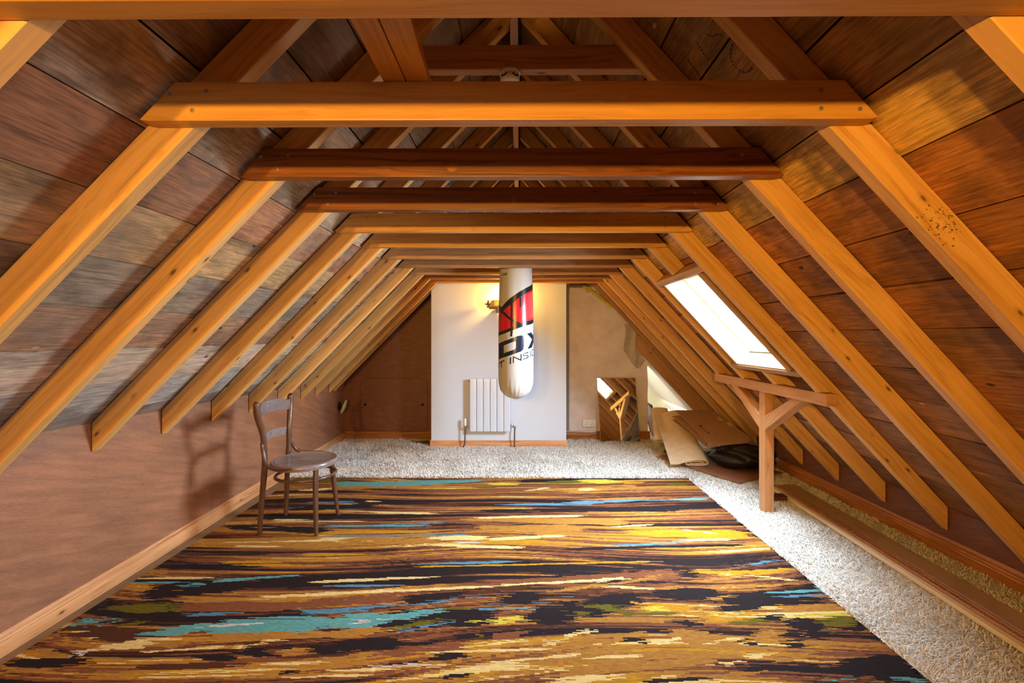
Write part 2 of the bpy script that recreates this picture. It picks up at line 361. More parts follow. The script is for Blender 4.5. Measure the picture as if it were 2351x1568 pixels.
# roof boarding: separate boards running along the roof, felt behind; the roof window cuts the window-side boards
def boards(name, side, edges, mat, hole=None):
    bm = NB(); rr = random.Random(5 if side < 0 else 9); lay = bm.faces.layers.float_color.new('tone'); tones = TONE_L if side < 0 else TONE_R
    a, s = (AL, SL) if side < 0 else (AR, SRr)
    n = Vector((s*side, 0, 1)).normalized()           # outward
    def pt(x, y, d): return Vector((x, y, H+a-s*abs(x)))+n*d
    for i, (xa, xb) in enumerate(zip(edges, edges[1:])):
        gp = .0025+.004*rr.random()
        joints = [Y0, YF+.1 if side < 0 else 5.95]
        k = rr.randint(0, 3)
        while k < 11: joints.insert(-1, RAFY[k]+.025); k += rr.randint(4, 8)
        segs = []
        for u, v in zip(joints, joints[1:]):
            if hole and not (xb <= hole[0] or xa >= hole[1]):
                if u < hole[2]: segs.append((u, min(v, hole[2])))
                if v > hole[3]: segs.append((max(u, hole[3]), v))
            else: segs.append((u, v))
        if hole and xa < hole[0] < xb: segs.append((hole[2], hole[3], xa, hole[0]))
        if hole and xa < hole[1] < xb: segs.append((hole[2], hole[3], hole[1], xb))
        for seg_ in segs:
            u, v = seg_[:2]; j = .004*rr.random()
            ra, rb = xa, xb
            if len(seg_) == 4: ra, rb = seg_[2:]
            x0, x1 = (ra+gp/2)*side, (rb-gp/2)*side
            nf = len(bm.faces); quadbox(bm, [pt(x0, u, j), pt(x1, u, j), pt(x1, v-.002, j), pt(x0, v-.002, j), pt(x0, u, j+.016), pt(x1, u, j+.016), pt(x1, v-.002, j+.016), pt(x0, v-.002, j+.016)])
            bm.faces.ensure_lookup_table()
            for fc in bm.faces[nf:]: fc[lay] = (*tones[min(i, len(tones)-1)], 1)
    if side > 0:                                         # old pencil dashes on the boards
        for ln in PENCIL:
            pts = catmull([(x, y, 0) for x, y in ln], 6)
            for a_, b_ in zip(pts[::2], pts[1::2]):
                d_ = (b_-a_).normalized()*.0022; e_ = Vector((-d_.y, d_.x, 0)); fc = bm.faces.new([bm.verts.new(pt(q.x, q.y, -.0008)) for q in (a_-e_, b_-e_, b_+e_, a_+e_)]); fc.material_index = 1
    link_bm(name, bm, [mat, 'black'], mw=Matrix.Identity(4), **S)
    bm = NB(); X1 = edges[-1]+.02                     # felt
    ys = [Y0, YF+.12] if not hole else [Y0, hole[2], hole[3], 5.95]
    for k, (u, v) in enumerate(zip(ys, ys[1:])):
        for xa, xb in ([(0, X1)] if not (hole and k == 1) else [(0, hole[0]), (hole[1], X1)]):
            quadbox(bm, [pt(xa*side, u, .021), pt(xb*side, u, .021), pt(xb*side, v, .021), pt(xa*side, v, .021), pt(xa*side, u, .03), pt(xb*side, u, .03), pt(xb*side, v, .03), pt(xa*side, v, .03)])
    link_bm(name.replace('ceiling', 'ceiling_felt'), bm, 'gap', **S)
TONE_L = [(.22,.11,.045), (.24,.12,.05), (.26,.13,.06), (.22,.11,.045), (.27,.13,.055), (.33,.17,.075), (.42,.27,.16), (.42,.185,.085), (.50,.29,.12), (.25,.175,.115), (.41,.21,.11), (.50,.35,.24), (.36,.30,.25), (.30,.2,.15)]
TONE_R = [(.30,.16,.05), (.30,.16,.05), (.32,.17,.055), (.34,.18,.055), (.36,.19,.06), (.40,.21,.06), (.44,.22,.06), (.68,.39,.10), (.44,.165,.04), (.40,.15,.038), (.38,.145,.042), (.36,.155,.055), (.31,.125,.045), (.36,.16,.06), (.28,.12,.05), (.33,.15,.06), (.28,.13,.06)]
PENCIL = [[(0.713, 1.528), (0.727, 1.57), (0.752, 1.587), (0.779, 1.568), (0.784, 1.528)], [(0.641, 1.641), (0.666, 1.653), (0.692, 1.658)], [(0.643, 1.737), (0.675, 1.745), (0.708, 1.754)], [(0.649, 1.58), (0.664, 1.569), (0.673, 1.543), (0.689, 1.531)]]
eL = [.01, .10, .28, .445, .612, .78, .948, 1.1145, 1.287, 1.454, 1.615, 1.775, 1.94, 2.10, 2.33]
eR = [.01, .12, .27, .42, .56, .70, .845, .988, 1.128, 1.286, 1.44, 1.59, 1.75, 1.905, 2.06, 2.22, 2.38, 2.62, 2.75]
WY0, WY1 = 2.88, 3.52                                  # clear width of the roof window
boards('ceiling_left', -1, eL, 'boards_l')
boards('ceiling_right', 1, eR, 'boards_r', hole=(1.16, 1.82, WY0-.03, WY1+.03))
# ridge capping over the felt
bm = NB(); box(bm, -.10, .10, Y0-.05, 6.0, H+1.742, H+1.80); link_bm('ceiling_ridge', bm, 'gap', **S)
# ridge board
bm = NB(); box(bm, -.045, -.005, Y0, CY, H+1.475, H+1.735)
bev(bm); link_bm('ridge_board', bm, 'brown_beam', mw=frame((-.025, 1.4, H+1.6), (0, 1, 0)), label='long ridge board along the peak of the roof where both slopes meet', cat='beam', kind='thing')

# ------------------------------------------------------------------ rafters and collar beams
ORD = ['first', 'second', 'third', 'fourth', 'fifth', 'sixth', 'seventh', 'eighth', 'ninth', 'tenth', 'eleventh']
def rafter(side, y, xa, xb, label, grp, mat='pine', thick=.05, name='rafter', sa=0., sb=0.):
    a, ai, s = (AL, AIL, SL) if side < 0 else (AR, AIR, SRr)
    bm = NB()
    poly = [(xa, H+ai-s*xa), (xb, H+ai-s*xb), (xb+sb, H+a-.001-s*(xb+sb)), (xa+sa, H+a-.001-s*(xa+sa))]
    if side > 0 and xb > 2 and 2.6 < y < 4.2:            # notched over the head beam of the prop
        nz = H-.334; poly[1:1] = [(1.794, H+ai-s*1.794), (1.794, nz), (1.871, nz), (1.871, H+ai-s*1.871)]
    poly = [(x*side, z) for x, z in poly]
    prism(bm, poly, y, y+thick); bev(bm, .003)
    mw = frame((xa*side, y+thick/2, H+ai-s*xa), (side, 0, -s))
    return link_bm(name, bm, mat, mw=mw, label=label, cat='rafter', group=grp, kind='thing')
ext = {0: 'with its top hidden by the closest collar beam', 1: 'bright orange and carrying the widest collar beam in full view'}
for k, y in enumerate(RAFY):
    lab = f'pine rafter on the slope above the chair, {ORD[k]} in from the camera end'
    rafter(-1, y, .048, -xw(y+.025)-.004, lab, 'rafters on the chair side')
for k, y in enumerate(RAFY):
    lab = f'pine rafter on the roof window slope, {ORD[k]} in from the camera end'
    if k == 5:
        rafter(1, y, .008, 1.087, sb=.072, label='short upper rafter stub cut off above the roof window', grp='rafters on the roof window side')
        rafter(1, y, 1.7175, XR-.004, sa=.072, label='short lower rafter stub running down below the roof window', grp='rafters on the roof window side')
    else: rafter(1, y, .008, XR-.004, lab, 'rafters on the roof window side')
# closely doubled rafters against the far gable
rafter(-1, 5.44, 1.06, -xw(5.46)-.004, 'last thin rafter tight against the brown gable panel', 'rafters on the chair side', thick=.045)
rafter(1, 5.55, .60, 2.48, 'last thin rafter beside the opening to the next room', 'rafters on the roof window side', mat='brown_beam', thick=.045)
bm = NB(); prism(bm, [(1.47, H+AIR-.175-SRr*1.47), (2.40, H+AIR-.175-SRr*2.40), (2.40, H+AR-.002-SRr*2.40), (1.47, H+AR-.002-SRr*1.47)], 5.69, 5.74); bev(bm, .003)
link_bm('trimmer', bm, 'brown_beam', mw=frame((1.9, 5.7, .8), (1, 0, -SRr)), label='deep brown sloping timber over the bright opening to the next room', cat='trimmer', kind='thing', group='opening trimmers')
bm = NB(); prism(bm, [(1.55, H+AIR-.182-SRr*1.55), (2.40, H+AIR-.182-SRr*2.40), (2.40, H+AIR-.176-SRr*2.40), (1.55, H+AIR-.176-SRr*1.55)], 5.70, 5.95); link_bm('trim_3', bm, 'warm_white', **S)


CMAT = ['orange_beam', 'orange_beam', 'dark_beam', 'dark_beam', 'orange_beam', 'orange_beam', 'brown_beam', 'brown_beam', 'brown_beam', 'brown_beam', 'orange_beam']
CLAB = ['close orange collar beam running along the very top of the picture',
        'wide orange collar beam with nailed ends in front of the smoke detector',
        'dark red-brown stained collar beam behind the wide orange nailed one',
        'dark brown collar beam with an oval knot near its middle, third of the full ones',
        'mid orange collar beam between the dark brown beam and the row of paler ones',
        'orange-brown collar beam, sixth in from the camera end',
        'brown collar beam just in front of the punch bag, seventh from the camera end',
        'brown collar beam that the punch bag hangs directly behind',
        'brown collar beam directly behind the top of the punch bag',
        'thin-looking collar beam, second last before the white chimney breast',
        'last collar beam, across the top edge of the white chimney breast']
def collar(k, y):
    zb, zt = H+.6195, H+.731; th = .045
    if k == 0: y, th = .833, .053
    def xs(z, side): 
        a, s = (AL, SL) if side < 0 else (AR, SRr)
        return (a-(z-H))/s-.016
    bm = NB(); prism(bm, [(-xs(zb, -1)+.006, zb+.004), (-xs(zb, -1)+.03, zb), (xs(zb, 1)-.03, zb), (xs(zb, 1)-.006, zb+.004), (xs(zt, 1), zt), (-xs(zt, -1), zt)], y, y+th); bev(bm, .003, 2)
    for sd in (-1, 1):                                   # nail heads near both ends
        for dx, dz in ((.16, .030), (.095, .078), (.20, .085)) if sd < 0 else ((.17, .030), (.06, .028), (.17, .082)):
            e = xs(zb, sd); x = (e-dx)*sd; z = zb+dz
            lathe(bm, [(0, .0015), (.006, .001), (.0065, 0), (.0065, -.004)], (x, y, z), (0, -1, 0), 10, 1)
    return link_bm('collar_beam', bm, [CMAT[k], 'nail'], mw=frame((0, y+.022, zb+.05), (1, 0, 0)), label=CLAB[k], cat='collar beam', group='collar beams across the roof', kind='thing')
for k, y in enumerate(COLY):
    cbm = collar(k, y)
    for kx, kz, rx, rz in {2: [(-.26, .655, .020, .017)], 3: [(-.0255, .668, .0095, .024)]}.get(k, []):
        bm = NB(); bm.faces.new([bm.verts.new((kx+rx*math.cos(a*.3142), y-.0007, H+kz+rz*math.sin(a*.3142))) for a in range(20)]); link_bm('knot', bm, 'knot', cbm)
# the roof carries on behind the viewer
for k in range(1, 6):
    y = COLY[0]-.461*k
    zb, zt = H+.6195, H+.731; bm = NB(); prism(bm, [(-1.095, zb), (1.025, zb), (.925, zt), (-.985, zt)], y, y+.045); bev(bm, .003)
    wh = ['one', 'two', 'three', 'four', 'five'][k-1]
    link_bm('collar_beam', bm, 'orange_beam', mw=frame((0, y+.022, zb+.05), (1, 0, 0)), label=f'collar beam over the camera end, {wh} behind the closest one in view', cat='collar beam', group='collar beams across the roof', kind='thing')
    for sd, nm in ((-1, 'slope above the chair'), (1, 'roof window slope')):
        rafter(sd, y+.0455, .048 if sd < 0 else .008, (-xw(y) if sd < 0 else XR)-.004, f'pine rafter on the {nm}, {wh} behind the first in view', 'rafters on the chair side' if sd < 0 else 'rafters on the roof window side')
# upper collar with the smoke detector
bm = NB(); zb = H+1.091; zt = zb+.101; yb = RAFY[2]+.0505
prism(bm, [(-.60, zb), (.575, zb), (.50, zt), (-.53, zt)], yb, yb+.046); bev(bm, .003)
link_bm('collar_beam', bm, 'brown_beam', mw=frame((0, yb+.02, zb+.05), (1, 0, 0)), label='short brown collar beam high under the ridge, above the smoke detector', cat='collar beam', group='collar beams across the roof', kind='thing')
# two loose planks laid over the first collar beams
for (x0, x1, x0b, x1b, lab) in ((-.392, -.328, -.389, -.326, 'loose narrow timber plank lying over the collar beams, on the outer side of its pair'),
                                (-.322, -.240, -.324, -.259, 'loose wider timber plank lying over the collar beams, towards the smoke detector')):
    bm = NB(); zt = H+.7315
    quadbox(bm, [(x0, .70, zt), (x1, .70, zt), (x1b, 1.344, zt), (x0b, 1.344, zt), (x0, .70, zt+.03), (x1, .70, zt+.03), (x1b, 1.344, zt+.03), (x0b, 1.344, zt+.03)]); bev(bm, .002)
    link_bm('timber_plank', bm, 'orange_beam', mw=frame((x0, 1, zt), (0, 1, 0)), label=lab, cat='plank', group='loose planks on the collar beams', kind='thing')
# smoke detector
sd = empty('smoke_detector', (-.038, yb+.02, zb-.0005), label='round white smoke detector fixed under the short high collar beam', cat='smoke detector')
c = (-.038, yb+.02, zb-.0005)
bm = NB(); lathe(bm, [(0, 0), (.042, 0), (.0435, .003), (.0435, .010), (.041, .012), (0, .012)], c, (0, 0, -1), 40); link_bm('base', bm, 'white_plastic', sd, smooth=True)
bm = NB(); lathe(bm, [(0, .012), (.039, .012), (.040, .014), (.0395, .034), (.034, .041), (.020, .044), (0, .0445)], c, (0, 0, -1), 40); cov = link_bm('cover', bm, 'white_plastic', sd, smooth=True)
for a0 in (-75, -150, 20, 110):
    bm = NB(); tube(bm, [(c[0]+.0392*math.cos(math.radians(a0+q)), c[1]+.0392*math.sin(math.radians(a0+q)), c[2]-.030+.006*abs(q-22)/22) for q in range(0, 46, 5)], .0032, 8, 2); link_bm('vent_slot', bm, 'hole', cov)

# ------------------------------------------------------------------ roof window
cs, sn = 1/math.hypot(1, SRr), SRr/math.hypot(1, SRr)
def W(s, y, n): return Vector((1.09+s*cs+n*sn, y, H+AIR-SRr*1.09-s*sn+n*cs))
WM = Matrix((Vector((cs, 0, -sn)), Vector((0, 1, 0)), Vector((sn, 0, cs)))).transposed().to_4x4(); WM.translation = W(.45, 3.2, 0)
def wbox(bm, s0, s1, y0, y1, n0, n1, mi=0, fl0=0, fl1=0):
    quadbox(bm, [W(s0, y0, n0), W(s1, y0, n0), W(s1, y1, n0), W(s0, y1, n0), W(s0+fl0, y0, n1), W(s1+fl1, y0, n1), W(s1+fl1, y1, n1), W(s0+fl0, y1, n1)], mi)
RY4, RY6 = RAFY[4]+.0505, RAFY[6]-.0005
FR = Matrix.Identity(4)
bm = NB(); wbox(bm, .0, .046, RY4, RY6, -.004, .100); bev(bm, .003)
link_bm('trimmer', bm, 'trim_wood', mw=frame(W(.02, 2.9, .05), (0, 1, 0)), label='cross timber trimming the rafters above the roof window', cat='trimmer', kind='thing', group='roof window trimmers')
bm = NB(); wbox(bm, .880, .922, RY4, RY6, -.004, .100); bev(bm, .003)
link_bm('trimmer', bm, 'trim_wood', mw=frame(W(.9, 2.9, .05), (0, 1, 0)), label='cross timber trimming the rafters below the roof window', cat='trimmer', kind='thing', group='roof window trimmers')
win = empty('window_1', W(.45, 3.2, .1), label='sloping roof window showing bright white sky between the rafters', cat='window', kind='structure')
bm = NB()
wbox(bm, .047, .879, WY0-.035, WY0, .0, .16); wbox(bm, .047, .879, WY1, WY1+.035, .0, .16)
bev(bm, .002); link_bm('side_lining', bm, 'trim_wood', win, mw=frame(W(0, 3, 0), (cs, 0, -sn)))
bm = NB()
wbox(bm, .047, .052, WY0, WY1, .0, .15, fl0=.055, fl1=.055); wbox(bm, .868, .879, WY0, WY1, .004, .16); wbox(bm, .06, .868, WY1-.006, WY1, .012, .155); 
link_bm('white_lining', bm, 'reveal', win)
bm = NB()
for (s0, s1, y0, y1) in ((.10, .15, WY0, WY1), (.83, .868, WY0, WY1), (.15, .83, WY0, WY0+.035), (.15, .83, WY1-.035, WY1)): wbox(bm, s0, s1, y0, y1, .135, .185)
bev(bm, .003); sash = link_bm('sash', bm, 'reveal', win)
bm = NB(); wbox(bm, .148, .832, WY0+.033, WY1-.033, .160, .166); link_bm('glass_pane', bm, 'glass', sash)
bm = NB(); wbox(bm, .105, .135, WY0+.10, WY1-.10, .112, .136); bev(bm, .004, 2); link_bm('control_bar', bm, 'white_plastic', sash)
bm = NB(); lathe(bm, [(0, 0), (.012, 0), (.012, .012), (0, .014)], W(.16, WY0+.2, .135), W(0, 0, -1)-W(0, 0, 0), 14); link_bm('catch', bm, 'steel', sash)
bm = NB()                                               # outside frame that closes the gap to the roof boards
for (s0, s1, y0, y1) in ((-.12, .10, WY0-.1, WY1+.1), (.866, 1.08, WY0-.1, WY1+.1), (.10, .866, WY0-.1, WY0-.001), (.10, .866, WY1+.001, WY1+.1)): wbox(bm, s0, s1, y0, y1, .130, .20)
link_bm('outer_frame', bm, 'gap', win)

# roof window added unseen behind the camera, with a glowing pane for cool fill
w2 = empty('fill_window', W(.45, -1.05, .05), kind='structure')
bm = NB()
for (s0, s1, y0, y1) in ((.0, .06, -1.40, -.70), (.80, .86, -1.40, -.70), (.06, .80, -1.40, -1.345), (.06, .80, -.755, -.70)): wbox(bm, s0, s1, y0, y1, .0, .094)
bev(bm, .003); link_bm('sash', bm, 'reveal', w2)
bm = NB(); wbox(bm, .06, .80, -1.345, -.755, .070, .076); link_bm('glass_pane', bm, 'fillpane', w2)  # this pane glows by itself as fill light

# ------------------------------------------------------------------ bright little room beyond the opening
bm = NB(); prism(bm, [(PX-.3, 0), (XR, 0), (XR, zr(XR)), (PX-.3, zr(PX-.3))], 8.0, 8.1)
link_bm('wall_next_room_gable', bm, 'cream_paint', **S)
bm = NB(); box(bm, 1.25, 1.30, YF+.14, 8.0, 0, zr(1.3)); link_bm('wall_next_room_side', bm, 'warm_white', **S)
n = Vector((SRr, 0, 1)).normalized()
bm = NB()
def cp(x, y, d): return Vector((x, y, H+AR-SRr*x))-n*d
for xa, xb, ya, yb in ((1.70, XR, 5.95, 8.0), (1.30, 1.70, 6.9, 8.0)): quadbox(bm, [cp(xa, ya, .10), cp(xb, ya, .10), cp(xb, yb, .10), cp(xa, yb, .10), cp(xa, ya, .08), cp(xb, ya, .08), cp(xb, yb, .08), cp(xa, yb, .08)])
link_bm('ceiling_next_room', bm, 'warm_white', **S)
bm = NB(); box(bm, 1.30, XR, 6.9, 8.0, 0, .09); bev(bm, .006); link_bm('trim_2', bm, 'warm_white', **S)
